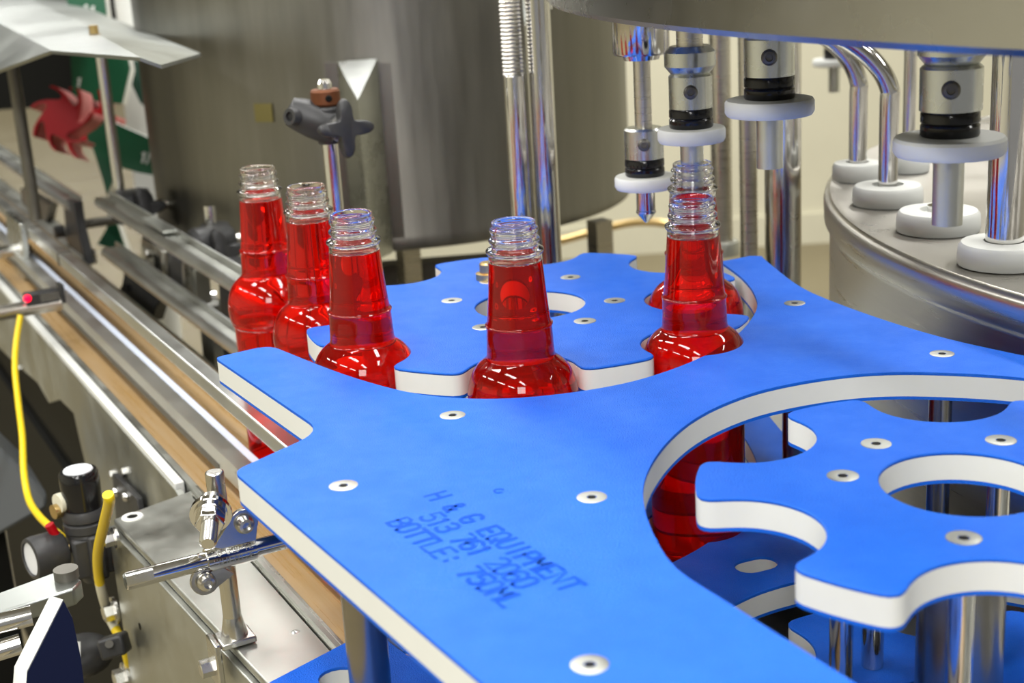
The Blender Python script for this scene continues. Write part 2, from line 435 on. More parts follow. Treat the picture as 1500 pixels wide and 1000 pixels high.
# engraved lettering, stroke by stroke
G = {'H': [[(0, 0), (0, 1)], [(.6, 0), (.6, 1)], [(0, .5), (.6, .5)]],
     '&': [[(.62, 0), (.15, .72), (.2, .95), (.4, .95), (.45, .75), (.05, .35), (.05, .1), (.25, 0), (.45, .1), (.6, .4)]],
     'G': [[(.6, .85), (.45, 1), (.15, 1), (0, .8), (0, .2), (.15, 0), (.45, 0), (.6, .2), (.6, .45), (.3, .45)]],
     'E': [[(.6, 0), (0, 0), (0, 1), (.6, 1)], [(0, .5), (.45, .5)]],
     'Q': [[(.15, 0), (0, .2), (0, .8), (.15, 1), (.45, 1), (.6, .8), (.6, .2), (.45, 0), (.15, 0)], [(.35, .3), (.65, -.05)]],
     'U': [[(0, 1), (0, .2), (.15, 0), (.45, 0), (.6, .2), (.6, 1)]],
     'I': [[(.3, 0), (.3, 1)]], 'P': [[(0, 0), (0, 1), (.45, 1), (.6, .85), (.6, .62), (.45, .48), (0, .48)]],
     'M': [[(0, 0), (0, 1), (.3, .45), (.6, 1), (.6, 0)]], 'N': [[(0, 0), (0, 1), (.6, 0), (.6, 1)]],
     'T': [[(.3, 0), (.3, 1)], [(0, 1), (.6, 1)]], 'B': [[(0, 0), (0, 1), (.42, 1), (.58, .85), (.58, .65), (.42, .52), (0, .52)], [(.42, .52), (.6, .38), (.6, .15), (.45, 0), (0, 0)]],
     'O': [[(.15, 0), (0, .2), (0, .8), (.15, 1), (.45, 1), (.6, .8), (.6, .2), (.45, 0), (.15, 0)]],
     'L': [[(0, 1), (0, 0), (.6, 0)]], ':': [[(.3, .18), (.3, .24)], [(.3, .66), (.3, .72)]],
     '5': [[(.58, 1), (.05, 1), (0, .55), (.4, .6), (.6, .42), (.6, .18), (.42, 0), (.12, 0), (0, .12)]],
     '1': [[(.15, .8), (.3, 1), (.3, 0)]], '3': [[(0, .9), (.15, 1), (.45, 1), (.6, .85), (.6, .65), (.45, .53), (.2, .53)], [(.45, .53), (.6, .38), (.6, .15), (.45, 0), (.15, 0), (0, .1)]],
     '7': [[(0, 1), (.6, 1), (.2, 0)]], '6': [[(.55, .92), (.4, 1), (.15, .95), (0, .65), (0, .2), (.15, 0), (.45, 0), (.6, .2), (.6, .38), (.45, .55), (.12, .52), (0, .4)]],
     '2': [[(0, .85), (.12, 1), (.48, 1), (.6, .85), (.6, .65), (0, 0), (.6, 0)]], '9': [[(.05, .08), (.2, 0), (.45, .05), (.6, .35), (.6, .8), (.45, 1), (.15, 1), (0, .8), (0, .62), (.15, .45), (.48, .48), (.6, .6)]],
     '0': [[(.15, 0), (0, .2), (0, .8), (.15, 1), (.45, 1), (.6, .8), (.6, .2), (.45, 0), (.15, 0)]],
     'V': [[(0, 1), (.3, 0), (.6, 1)]], '-': [[(.1, .5), (.5, .5)]], 'A': [[(0, 0), (.3, 1), (.6, 0)], [(.12, .38), (.48, .38)]],
     'D': [[(0, 0), (0, 1), (.4, 1), (.6, .8), (.6, .2), (.4, 0), (0, 0)]]}
def stroke_text(m, txt, adv, h, w, fn):
    u = 0; k = 0
    for ch in txt:
        for st in G.get(ch, []):
            m.ribbon([(u + a * h * 0.95, b * h) for a, b in st], w, fn, 0.0008 + 0.0003 * (k % 7)); k += 1
        u += adv
def text_line(txt, p0, p1, h):
    a = at(*p0, 0); b = at(*p1, 0); d = (b - a); L = d.length; d.normalize()
    upv = Vector((-d.y, d.x, 0))
    if upv.x < 0: upv = -upv
    adv = L / (len(txt) - 0.4)
    m = M(); stroke_text(m, txt, adv, h, 0.0074, lambda u, v, hh: a + d * u + upv * v + UP * hh * 0.5)
    return obj('engraved_text', m, BLUE_DEEP, guide, label={'H': 'longest engraved line', '5': 'engraved line of digits', 'B': 'engraved line giving the bottle size'}[txt[0]], sharp=180)
text_line('H & G EQUIPMENT', (623, 727), (824, 865), 0.040)
text_line('513 761 2060', (614, 758), (756, 860), 0.040)
text_line('BOTTLE: 750ML', (567, 766), (736, 888), 0.040)
m = M(); q = at(731, 719, 0)
m.ribbon([(0.009 * math.cos(k * .6), 0.009 * math.sin(k * .6)) for k in range(9)], 0.004, lambda u, v, hh: q + Vector((u, v, hh * .5)))
obj('engraved_mark', m, BLUE_DEEP, guide)
# posts between the plates
PG = 'support posts between the two guide plates'
def post(p, r, label, z0=PLZ, z1=-PT, mt=DARKSTEEL):
    t = thing('support_post', label, 'post', (p.x, p.y, z0), PG)
    m = M(); m.cyl((p.x, p.y, z0), (p.x, p.y, z1), r, seg=32); obj('tube', m, mt, t)
    m = M(); m.cyl((p.x, p.y, z0), (p.x, p.y, z0 + 0.008), r * 1.06, seg=32); obj('end_ring', m, mt, t)
post(SCR[0] + Vector((.016, 0, 0)), 0.041, 'thick steel post under the plate corner, beside the steel box')
post(SCR[1], 0.035, 'steel post under the plate screw nearest the small star wheel front')
post(SCR[2], 0.035, 'steel post under the screw beside the engraved H and G')
post(SCR[3], 0.035, 'steel post under the nearest plate screw')
post(SCR[4], 0.033, 'steel post under the plate arm behind the red bottles')
post(SCR[5], 0.026, 'steel post seen through the hub hole of the near star wheel')

# ================================================================== star wheels
def star_outline(Rout, pockets, q, n=1440, soft=0.03):
    pts = []
    for i in range(n):
        th = 2 * math.pi * i / n; r = Rout
        for (ca, cp, cq) in pockets:
            dlt = (th - ca + math.pi) % (2 * math.pi) - math.pi
            if abs(dlt) < math.pi / 2:
                sd = cp * math.sin(dlt)
                if abs(sd) < cq: r = min(r, cp * math.cos(dlt) - math.sqrt(cq * cq - sd * sd))
        pts.append(Vector((r * math.cos(th), r * math.sin(th), 0)))
    # even spacing, then soften the lobe corners
    P = pts + [pts[0]]; D = [0]
    for a, b in zip(P, P[1:]): D.append(D[-1] + (b - a).length)
    N = 520; ev = []; j = 0
    for k in range(N):
        d = D[-1] * k / N
        while D[j + 1] < d: j += 1
        f = (d - D[j]) / max(1e-9, D[j + 1] - D[j]); ev.append(P[j].lerp(P[j + 1], f))
    w = max(1, int(soft / (D[-1] / N)))
    sm = []
    for k in range(N):
        acc = Vector()
        for o in range(-w, w + 1): acc += ev[(k + o) % N]
        sm.append(acc / (2 * w + 1))
    return [(p.x, p.y) for p in sm[::2]]
def star_wheel(name, label, c, z, outl, hub, screws, group, knob=None, spacers=True):
    t = thing(name, label, 'star wheel', (c[0], c[1], z - PT), group)
    o2 = [(c[0] + a, c[1] + b) for a, b in outl]; h2 = [circ(c[0], c[1], hub, 56)]
    m = M(); m.prism(o2, z - PT + SK, z - SK, h2); obj('white_core', m, WHITE, t, label='white core seen on the cut edge')
    m = M(); m.prism(o2, z - SK, z, h2); obj('blue_skin', m, BLUE, t, bevel=0.003)
    m = M(); m.prism(o2, z - PT, z - PT + SK, h2); obj('blue_skin', m, BLUE, t)
    for (a, r) in screws:
        p = Vector((c[0] + r * math.cos(R_(a)), c[1] + r * math.sin(R_(a)), z)); rr = 0.029
        s = M(); s.lathe(p, [(0, -0.006), (rr * .3, -0.006), (rr * .33, .0008), (rr * .9, .0014), (rr, .0006), (rr, -.004), (0, -.0065)], 24)
        o = obj('countersunk_screw', s, GALV, t)
        h = M(); h.cyl(p - UP * .0055, p + UP * .0005, rr * .32, seg=6); obj('hex_socket', h, DARK, o)
        if spacers and a not in (-85, -30, -83):
            s = M(); s.cyl(p - UP * PT, p + UP * (PLZ + 0.001 - z), 0.022, seg=20); obj('spacer_rod', s, CHROME, t)
    return t
CL = (1.76, 3.27); CR = (1.772, 1.705)
B6 = (2.135, 3.035)
pk = [(R_(-121 + 45 * k), 0.585, 0.134) for k in range(8) if k not in (2,)]
b6a = math.atan2(B6[1] - CL[1], B6[0] - CL[0]); b6r = math.hypot(B6[0] - CL[0], B6[1] - CL[1])
pk += [(b6a, b6r, 0.136), (b6a, b6r + .1, 0.136), (R_(-31), .585, .13)]
oL = star_outline(0.605, pk, .13)
oR = star_outline(0.475, [(R_(52 + 60 * k), 0.452, 0.143) for k in range(6)], .13, soft=.03)
starL = star_wheel('star_wheel', 'blue eight-lobed star wheel turning among the red bottles', CL, 0.0, oL, 0.149, [(130, .232), (38, .30), (-31, .228), (-83, .239), (-150, .235), (84, .30)], 'upper star wheels')
m = M(); p = Vector((1.804, 3.60, 0)); m.lathe(p, [(0, .05), (.02, .05), (.024, .045), (.024, .02), (.036, .018), (.036, 0), (0, 0)], 24)
obj('index_pin', m, BRASS, starL, label='brass index pin standing proud of the wheel')
starR = star_wheel('star_wheel', 'blue six-lobed star wheel with a white edge, nearest to the viewer', CR, 0.0, oR, 0.149, [(135.6, .212), (88.8, .234), (28.4, .229), (-136, .239), (-85, .235), (-30, .235)], 'upper star wheels')
star_wheel('star_wheel', 'blue star wheel below the eight-lobed wheel', CL, PLZ, oL, 0.149, [], 'lower star wheels', spacers=False)
star_wheel('star_wheel', 'blue star wheel below the six-lobed near wheel', CR, PLZ, oR, 0.149, [], 'lower star wheels', spacers=False)
for c, nm, zt in ((CL, 'steel drive shaft under the eight-lobed star wheel', -0.30), (CR, 'fat steel drive shaft under the six-lobed star wheel', -0.12)):
    t = thing('drive_shaft', nm, 'shaft', (c[0], c[1], -0.605), 'drive shafts')
    m = M(); m.cyl((c[0], c[1], -0.604), (c[0], c[1], zt), 0.078, seg=40); obj('shaft', m, DARKSTEEL, t, bevel=.005)
    m = M(); m.cyl((c[0], c[1], -0.604), (c[0], c[1], -0.57), 0.12, seg=40); obj('flange', m, BRUSHED, t, bevel=.004)

# ================================================================== bottles of red drink
ZB = -0.583
def bottle_profile():
    # (radius, height above the base)
    H = -ZB
    return [(0.0, .012), (.07, .006), (.095, .0), (.110, .010), (.116, .035), (.116, H - .118), (.1175, H - .112), (.1215, H - .106), (.1225, H - .1005), (.1225, H - .0985), (.126, H - .090), (.1290, H - .068),
            (.1285, H - .046), (.1235, H - .020), (.114, H + .003), (.101, H + .020), (.089, H + .030), (.0815, H + .037), (.0785, H + .045), (.0770, H + .07), (.0755, H + .108),
            (.0775, H + .112), (.0775, H + .116), (.0735, H + .12), (.0700, H + .15), (.0655, H + .20), (.0612, H + .262), (.0600, H + .277)]
def finish_profile():
    H = -ZB
    return [(.0600, H + .277), (.0625, H + .279), (.0655, H + .284), (.0655, H + .289), (.0600, H + .293), (.0530, H + .297), (.0525, H + .302), (.0570, H + .307), (.0585, H + .311), (.0570, H + .315), (.0520, H + .319),
            (.0515, H + .326), (.0545, H + .331), (.0555, H + .335), (.0540, H + .339), (.0505, H + .342), (.0505, H + .350), (.0490, H + .3535), (.0460, H + .3545), (.0435, H + .3525)]
def smooth_prof(pr, n=3):
    P = [Vector((a, b, 0)) for a, b in pr]
    Q = catmull(P, n)
    return [(max(0, p.x), p.y) for p in Q]
def make_bottle(label, loc):
    t = thing('bottle', label, 'bottle', (0, 0, 0), 'bottles of red drink')
    body = smooth_prof(bottle_profile(), 3); fin = smooth_prof(finish_profile(), 2)
    H = -ZB; th = .0075; fill = H + .262
    low_ = [q for q in body if q[1] < fill - .002]
    rl = .0612
    m = M(); m.lathe((0, 0, 0), low_ + [(rl, fill - .001), (rl - .004, fill), (rl - th - .004, fill - .003), (0, fill - .004)], 56)
    obj('filled_body', m, LIQ, t, label='clear body full of red drink', sharp=60)
    up = [(rl + .0001, fill + .0015)] + [q for q in body if q[1] > fill + .004] + fin[1:]
    inner = [(.0420, H + .345), (.0425, H + .32), (.046, H + .29), (rl - th, fill + .012), (rl - th, fill + .0015)]
    m = M(); m.lathe((0, 0, 0), up + inner, 56, closed=True); obj('clear_neck', m, CLEAR, t, label='clear threaded neck', sharp=60)
    t.location = Vector(loc) * S
    return t
def pol(c, a, r): return (c[0] + r * math.cos(R_(a)), c[1] + r * math.sin(R_(a)))
spots = [((1.262, 3.962), 'red drink bottle last in the queue, farthest up the conveyor'),
         ((1.262, 3.562), 'red drink bottle in front of the clamp rod, next to last in the queue'),
         (pol(CL, -165, .567), 'red drink bottle at the blue tongue, just inside the star wheel'),
         (pol(CL, -121, .588), 'red drink bottle in the front pocket of the star wheel'),
         (pol(CL, -76, .582), 'red drink bottle in front of the filling head, beside the plate arm'),
         (B6, 'red drink bottle directly under the lowered filling nozzle')]
b0 = None
for (xy, lab) in spots:
    loc = (xy[0], xy[1], ZB if xy != B6 else ZB + 0.012)
    if b0 is None: b0 = make_bottle(lab, loc)
    else: dup(b0, loc, lab, random.random() * 6)

# ================================================================== filler: bowl, drum, heads
BC = Vector((5.5, 1.9, 0)); BR = 3.85; BZ = 0.76
t = thing('filler_bowl', 'big round steel ring-shaped filler bowl overhead with a dull wide rim', 'filler bowl', (BC.x, BC.y, BZ))
m = M(); m.lathe((BC.x, BC.y, BZ), [(BR - .62, .02), (BR - .60, 0), (BR - .01, 0), (BR, .012), (BR - .07, .55), (BR - .09, .56), (BR - .60, .56), (BR - .62, .54)], 200, closed=True); obj('bowl_wall', m, BOWLM, t, sharp=40)
for k, (bx, by) in enumerate(((874, 3),)):
    q = onp(bx, by, (BC.x - BR * .92, BC.y + .9, 0), Vector((-.92, .39, 0)))
    d = (Vector((q.x, q.y, 0)) - BC).normalized(); q = Vector((BC.x, BC.y, 0)) + d * BR + UP * q.z
    hexbolt('rim_bolt', t, q, d, .018, .014, CHROME)
DC = Vector((4.62, 2.08, 0)); DR = 2.17; DZ = 0.12
t = thing('turntable_drum', 'wide brushed steel drum with a rolled rim behind the blue plate', 'drum', (DC.x, DC.y, -0.604))
m = M(); m.lathe((DC.x, DC.y, 0), [(0, DZ - .02), (DR - .04, DZ - .012), (DR - .012, DZ - .002), (DR + .004, DZ - .012), (DR + .008, DZ - .03), (DR + .006, DZ - .085), (DR - .006, DZ - .098), (DR - .012, DZ - .11), (DR - .012, -.604), (0, -.604)], 220); obj('drum_body', m, DRUMM, t, sharp=50)
# white pads with rods standing on the drum
def drum_rod(pad, wid, rod_r, top, bend, label, rtop=None):
    p = at(pad[0], pad[1], DZ - .01)
    k = ppu(p); r = wid / 2 / k
    t = thing('drum_rod', label, 'rod', p, 'rods on the drum')
    m = M(); m.lathe(p, [(0, .0), (r, .0), (r * 1.02, .012), (r, .045), (r * .93, .055), (r * .45, .058), (r * .42, .045), (0, .045)], 36); obj('pad', m, WHITE, t, label='white plastic pad at the foot of the rod')
    zt = zat(p.xy, top)
    m = M()
    if bend:
        q = p.copy(); q.z = zt - .17
        pts = [p + UP * .03, q, q + Vector((0, 0, .05)), q + Vector((-.03 * bend, .03 * bend, .11)), q + Vector((-.09 * bend, .09 * bend, .17)), q + Vector((-.19 * bend, .19 * bend, .23)), q + Vector((-.3 * bend, .3 * bend, .27))]
        m.tube(pts, rod_r / k, 20, 6)
    else: m.cyl(p + UP * .03, p + UP * (zt - p.z), rod_r / k, seg=24)
    obj('rod', m, CHROME, t)
drum_rod((1256, 262), 72, 13, 66, .55, 'bent steel pipe on a white pad, nearest the drum edge')
drum_rod((1300, 297), 100, 14, 70, .7, 'bent steel pipe on a white pad, second from the drum edge')
drum_rod((1374, 336), 118, 16, 300, 0, 'short steel rod on a white pad under the filling head')
drum_rod((1470, 385), 130, 27, 60, 0, 'thick steel rod on a white pad at the drum front')
drum_rod((1330, 250), 60, 9, 60, 0, 'thin steel rod on a white pad, farthest on the drum')
# filling heads hanging from the bowl
def head(xy, yd, label, long=False, disc=.088, group='filling heads', bell=None, tip=True, zd=None, blk=.056):
    z = zat(xy, yd) if zd is None else zd
    c = Vector((xy[0], xy[1], z))
    t = thing('filling_head', label, 'filling head', c, group)
    m = M(); m.lathe(c, [(0, 0), (disc * .95, 0), (disc, .008), (disc, .030), (disc * .96, .036), (.03, .038), (0, .038)], 48); obj('stop_disc', m, WHITE, t, label='white plastic disc')
    m = M(); m.lathe(c, [(0, .036), (.054, .036), (.057, .041), (.057, .058), (.054, .062), (.057, .066), (.057, .082), (.054, .088), (0, .088)], 36); obj('rubber_sleeve', m, BLACKGLOSS, t, label='black rubber sleeve')
    zb = .088; zc = .175
    m = M(); m.lathe(c, [(0, zb), (blk, zb), (blk, zc - .006), (blk - .006, zc), (.03, zc), (0, zc)], 36); k = obj('lock_collar', m, SHEET, t)
    dv = Vector((0, 0, 0)) - Vector((xy[0], xy[1], 0)); dv.normalize(); sp = c + UP * (zb + .045) + dv * (blk - .002)
    hexbolt('set_screw', k, sp, dv, .018, .012, DIRTY, socket=True)
    zt = BZ - z
    if long:
        m = M(); m.cyl(c + UP * zc, c + UP * (zt - .145), .0245, seg=28); obj('rod', m, BRUSHED, t)
        m = M(); m.lathe(c + UP * (zt - .145), [(0, -.015), (.05, -.015), (.055, 0), (.076, .0), (.08, .006), (.08, .147), (0, .147)], 40); obj('top_bushing', m, CHROME, t)
    else:
        m = M(); m.cyl(c + UP * zc, c + UP * zt, .034, seg=28); obj('rod', m, BRUSHED, t)
        m = M(); m.lathe(c + UP * (zc + .0), [(0, 0), (.05, 0), (.066, .02), (.066, .055), (.05, .07), (0, .07)], 36); obj('spring_cap', m, SHEET, t)
    if tip:
        m = M(); m.lathe(c, [(0, -.105), (.006, -.1), (.0265, -.075), (.0285, -.073), (.0285, -.066), (.027, -.064), (.027, 0), (0, 0)], 32); obj('nozzle_tip', m, CHROME, t)
    if bell:
        m = M(); m.cyl(c, c - UP * bell, .03, seg=28); obj('nozzle_tube', m, SHEET, t)
        zz = -bell
    return t
h1 = at(945, 263, 0); k = 2.235 / h1.x
head((2.235, h1.y * k), 275, 'sharp long filling head with a pointed tip, clear of the bottles', long=True)
head(B6, 207, 'filling head lowered into the neck of the rear bottle', bell=.17, tip=False)
h3 = at(1128, 300, 0); k = 2.02 / h3.x
head((2.02, h3.y * k), 168, 'filling head in front of the fat chrome column', bell=.12, tip=False, disc=.10)
h4 = at(1388, 300, 0); k = 2.06 / h4.x
head((2.06, h4.y * k), 226, 'filling head over the drum, nearest to the viewer', bell=.14, tip=False, disc=.108, blk=.06)
h5 = atd(1222, 96, 7.9)
head((h5.x, h5.y), 96, 'small filling head far behind, against the cream wall', disc=.115, tip=False, bell=.14, group='far filling head')

# ================================================================== columns behind the star wheel
def column(pxx, py0, dist, wpx, label, ztop=None, zbot=-0.604, group='frame columns', mt=CHROME, flange=False, thread=None):
    p = atd(pxx, py0, dist); k = ppu(p); r = wpx / 2 / k
    zt = ztop if ztop is not None else 1.2
    t = thing('frame_column', label, 'column', (p.x, p.y, zbot), group)
    if thread:
        zs = zat(p.xy, thread)
        m = M(); m.cyl((p.x, p.y, zbot), (p.x, p.y, zs), r, seg=36); obj('sleeve', m, mt, t, bevel=.006)
        rr = r * 1.03; pitch = .0125; prof = []; z = zs
        m = M(); prof = [(0, zs)]
        while z < zt: prof += [(rr, z), (rr * .86, z + pitch / 2)]; z += pitch
        prof += [(0, z)]
        m.lathe((p.x, p.y, 0), prof, 28); obj('threaded_rod', m, BRUSHED, t, label='threaded upper rod', sharp=25)
    else:
        m = M(); m.cyl((p.x, p.y, zbot), (p.x, p.y, zt), r, seg=40); obj('tube', m, mt, t)
    m = M(); fr = r * (1.5 if not flange else 1.65); m.lathe((p.x, p.y, zbot), [(0, 0), (fr, 0), (fr, .05), (fr * .95, .06), (r, .065), (0, .065)], 36); obj('foot_flange', m, GALV, t)
    return t
column(797, 250, 4.66, 40, 'tall chrome column behind the eight-lobed star wheel')
column(757, 200, 4.60, 31, 'threaded column beside the tall chrome column', thread=108)
column(1147, 300, 4.9, 53, 'fat chrome column right of the rear bottle')
column(1057, 250, 6.2, 30, 'dark steel column behind the rear bottle neck', zbot=zat(atd(1057, 250, 6.2).xy, 372), flange=True, mt=BRUSHED)
column(1096, 230, 5.3, 26, 'slim dull steel column between two wider columns, behind the bottles', mt=BRUSHED)
# ================================================================== conveyor with its guide rails
def extr(m, prof, y0, y1):
    """profile in the x-z plane pushed along the conveyor"""
    return m.solid([(a, y0, b) for a, b in prof], (0, y1 - y0, 0))
def rect(x0, x1, z0, z1): return [(x0, z0), (x1, z0), (x1, z1), (x0, z1)]
YF = 4.06
t = thing('conveyor', 'long conveyor with a tan belt running under the bottles', 'conveyor', (1.24, 4, FZ))
m = M(); extr(m, rect(.985, 1.385, -.60, -.586), .7, 11.6); obj('belt', m, BELT, t, label='tan brown moving belt')
m = M(); extr(m, rect(.928, .958, -.63, -.580), YF, 11.6); obj('edge_strip', m, WHITE, t, label='pale edge strip along the belt', bevel=.004)
m = M(); extr(m, rect(.962, .983, -.63, -.581), .7, 11.6); obj('wear_strip', m, GALV, t)
m = M(); extr(m, rect(1.386, 1.398, -.66, -.582), .7, 11.6); obj('edge_angle', m, GALV, t)
m = M(); extr(m, rect(1.0, 1.38, -1.25, -.605), 4.3, 11.6); obj('bed_darkness', m, DARK, t)  # black box standing in for the darkness under the belt
sx = .925
pl = [(-40, 380), (20, 447), (150, 585), (276, 704), (284, 770), (200, 810), (160, 790), (135, 720), (118, 650), (108, 605), (88, 585), (72, 590), (55, 560), (20, 530), (-40, 470)]
m = M(); m.solid([Vector((sx, 13, -.6)), Vector((sx, YF - .02, -.6))] + [atx(a, b, sx) for a, b in pl[4:]], (.02, 0, 0)); obj('side_sheet', m, GALV, t, label='scuffed steel side sheet with a cut-out')
for a, b in ((29, 539), (166, 694), (184, 690)):
    hexbolt('side_bolt', t, atx(a, b, sx), (-1, 0, 0), .02, .015, CHROME)
for k, (yy) in enumerate((10.6,)):
    m = M(); m.box((1.24, yy, (FZ - 1.2) / 2), (.16, .16, -FZ - 1.2)); obj('leg', m, DARK, t)
# front rails
t = thing('guide_rail', 'square steel guide rail along the near side of the bottle lane', 'guide rail', (1.1, 5, -.375), 'bottle lane guide rails')
m = M(); extr(m, rect(1.080, 1.132, -.346, -.297), 2.52, 11.6); obj('rail_tube', m, RAIL, t, bevel=.006)
m = M(); extr(m, rect(1.132, 1.142, -.345, -.31), 2.6, 11.6); obj('wear_face', m, GALV, t)
for a, b in ((85, 375), (27, 322), (40, 336)):
    q = atx(a, b, 1.08); m = M(); m.box((1.106, q.y, -.3215), (.058, .03 if a != 40 else .012, .056)); obj('joint', m, DIRTY, t)
t = thing('guide_rail', 'lower guide rail with a bluish strip, ending open under the blue plate', 'guide rail', (1.07, 5, -.54), 'bottle lane guide rails')
ye = 3.04
m = M(); extr(m, rect(1.040, 1.050, -.530, -.462), ye, 11.6); extr(m, rect(1.082, 1.092, -.530, -.462), ye, 11.6); extr(m, rect(1.05, 1.082, -.530, -.522), ye, 11.6); extr(m, rect(1.05, 1.082, -.470, -.462), ye, 11.6)
obj('rail_channel', m, RAIL, t)
m = M(); extr(m, rect(1.051, 1.081, -.521, -.471), ye + .05, ye + .06); obj('inner_shade', m, BLACK, t)  # black plate painted in as the shade inside the hollow rail end
m = M(); extr(m, rect(1.0375, 1.040, -.530, -.507), ye + .9, 11.6); obj('dark_groove', m, DIRTY, t)
m = M(); extr(m, rect(1.093, 1.124, -.525, -.470), ye + .3, 11.6); obj('wear_strip', m, mat('bluish_white_strip', (.55, .60, .70), .4), t, label='bluish white wear strip')
# rear rails: a rounded nose and a flat web, two lengths each
def rear_rail(label, z, y0, y1, x=1.385):
    t = thing('guide_rail', label, 'guide rail', (x, (y0 + y1) / 2, z - .05), 'bottle lane guide rails')
    nose = [(x + .03, z - .052)] + [(x + .026 - .026 * math.cos(R_(a)), z - .026 + .026 * math.sin(R_(a))) for a in range(-90, 91, 20)] + [(x + .03, z)]
    m = M(); extr(m, nose, y0, y1); obj('rail_nose', m, RAIL, t)
    m = M(); extr(m, rect(x + .03, x + .075, z - .02, z - .004), y0, y1); obj('rail_web', m, GALV, t)
    m = M(); extr(m, rect(x + .075, x + .085, z - .05, z + .022), y0, y1); obj('rail_flange', m, RAIL, t)
yu = atx(137, 292, 1.385); yl = atx(147, 367, 1.385)
rear_rail('upper rear guide rail behind the bottle queue, near length', -.172, 4.15, yu.y)
rear_rail('lower rear guide rail behind the bottle queue, near length', -.425, 4.15, yl.y)
q1 = atx(98, 305, 1.385); q2 = atx(118, 384, 1.385)
rear_rail('upper rear guide rail, far length past the gap', q1.z + .03, q1.y, 11.6)
rear_rail('lower rear guide rail, far length past the gap', q2.z + .03, q2.y, 11.6)
t = thing('rail_splice', 'small steel splice plate lying on the near upper rear rail', 'splice', atx(212, 330, 1.42))
m = M(); q = at(215, 330, -.150); m.box((1.435, q.y, -.155), (.05, .35, .012)); obj('plate', m, SHEET, t)
# black end bracket of the far rails
t = thing('rail_end_bracket', 'black upright bracket at the end of the far rear rails', 'bracket', (1.41, q1.y - .03, -.6))
m = M(); m.solid([atx(a, b, 1.40) for a, b in ((92, 292), (107, 296), (112, 330), (126, 388), (116, 392), (97, 352))], (.05, 0, 0)); obj('upright', m, BLACK, t, bevel=.006)
m = M(); c = atx(94, 338, 1.395); m.cyl(c, c + Vector((-.05, 0, 0)), .035, seg=20); obj('rod_eye', m, BLACK, t)
m = M(); m.solid([atx(a, b, 1.43) for a, b in ((30, 275), (72, 300), (66, 330), (55, 352), (35, 320))], (.05, 0, 0)); obj('web', m, DIRTY, t)
# cross rod between clamp and far rails
def xrod(name, pa, pb, x0, r, label, m_=CHROME, cap=False, group='cross rods'):
    a = atx(pa[0], pa[1], x0); b = aty(pb[0], pb[1], a.y); b.z = a.z
    t = thing(name, label, 'rod', a, group)
    m = M(); m.cyl(a, b, r, seg=24); obj('rod', m, m_, t, bevel=.004)
    return t, a, b
xrod('cross_rod', (112, 330), (168, 315), 1.45, .026, 'dark cross rod bridging the gap in the rear rails', DIRTY)

# four-lobed hand knob
def knob(m, c, n, r, th, up=(0, 0, 1), ph=0.0):
    n = Vector(n).normalized(); U = Vector(up).cross(n).normalized(); V = n.cross(U)
    N = 96; prof = []
    for i in range(N):
        a = 2 * math.pi * i / N
        k = abs(math.cos(2 * (a - ph)))
        prof.append(r * (.40 + .60 * k ** 2.6))
    lay = [(-.5, .80), (-.38, .95), (0, 1.0), (.38, .95), (.5, .80)]
    rings = []
    for h, s_ in lay:
        rings.append([m.bm.verts.new(Vector(c) + n * (h * th) + (U * math.cos(2 * math.pi * i / N) + V * math.sin(2 * math.pi * i / N)) * (prof[i] * s_ if prof[i] > .5 * r else prof[i] * (s_ * .5 + .5))) for i in range(N)])
    for a, b in zip(rings, rings[1:]): m._bridge(a, b)
    m.bm.faces.new(rings[0][::-1]); m.bm.faces.new(rings[-1])
    return m
tocam = lambda p: (Vector((0, 0, 1)) - Vector(p)).normalized()
# the big clamp on its rod
P = atx(480, 178, 1.62); k = ppu(P)
cam_r = AX.copy(); cam_u = AY.copy()
t = thing('clamp_rod', 'black knob clamp with a rusty collar on top of a chrome rod', 'clamp', (P.x, P.y, -.6))
zb = zat(P.xy, 210); zc = zat(P.xy, 152); zt = zat(P.xy, 116)
m = M(); m.cyl((P.x, P.y, -.6), (P.x, P.y, zb + .02), 12 / k, seg=28); obj('rod', m, CHROME, t)
m = M(); m.cyl((P.x, P.y, zc - .01), (P.x, P.y, zt - .012), 11 / k, seg=28); m.lathe((P.x, P.y, zt - .012), [(11 / k, 0), (8 / k, .012), (0, .014)], 24); obj('rod_tip', m, CHROME, t)
m = M(); m.lathe((P.x, P.y, zc), [(0, -.005), (19 / k, -.005), (21.5 / k, .002), (21.5 / k, .040), (19 / k, .047), (0, .047)], 32); o = obj('collar', m, RUST, t, label='rust brown shaft collar')
fr = Vector((0, -1, 0)).lerp(Vector((-1, 0, 0)), .25).normalized()
hexbolt('set_screw', o, Vector((P.x, P.y, zc + .021)) + fr.lerp(Vector((1, 0, 0)), .15).normalized() * 21 / k, fr, 5 / k, .006, DARK, socket=True)
m = M()
L = onp(440, 168, P, tocam(P)); Rr = onp(482, 183, P, tocam(P))
m.lathe((P.x, P.y, zb), [(0, 0), (16 / k, 0), (17 / k, .01), (17 / k, .05), (22 / k, .08), (22 / k, zc - zb - .012), (18 / k, zc - zb - .004), (0, zc - zb - .004)], 28)
ax = (L - Rr).normalized()
m.lathe(Rr, [(0, -.03), (25 / k, -.03), (28 / k, -.01), (28 / k, .05), (25 / k, (L - Rr).length), (21 / k, (L - Rr).length + .035), (0, (L - Rr).length + .045)], 28, ax)
obj('clamp_body', m, BLACK, t, bevel=.004)
e = onp(428, 171, P, tocam(P)) + tocam(P) * .05
m = M(); m.lathe(e, [(7 / k, -.03), (7 / k, .012), (12 / k, .012), (13 / k, .0), (13 / k, -.03)], 18, tocam(P).lerp(-cam_r, .45).normalized()); obj('eye', m, BLACK, t)
kc = onp(506, 188, P, tocam(P)) + tocam(P) * .085
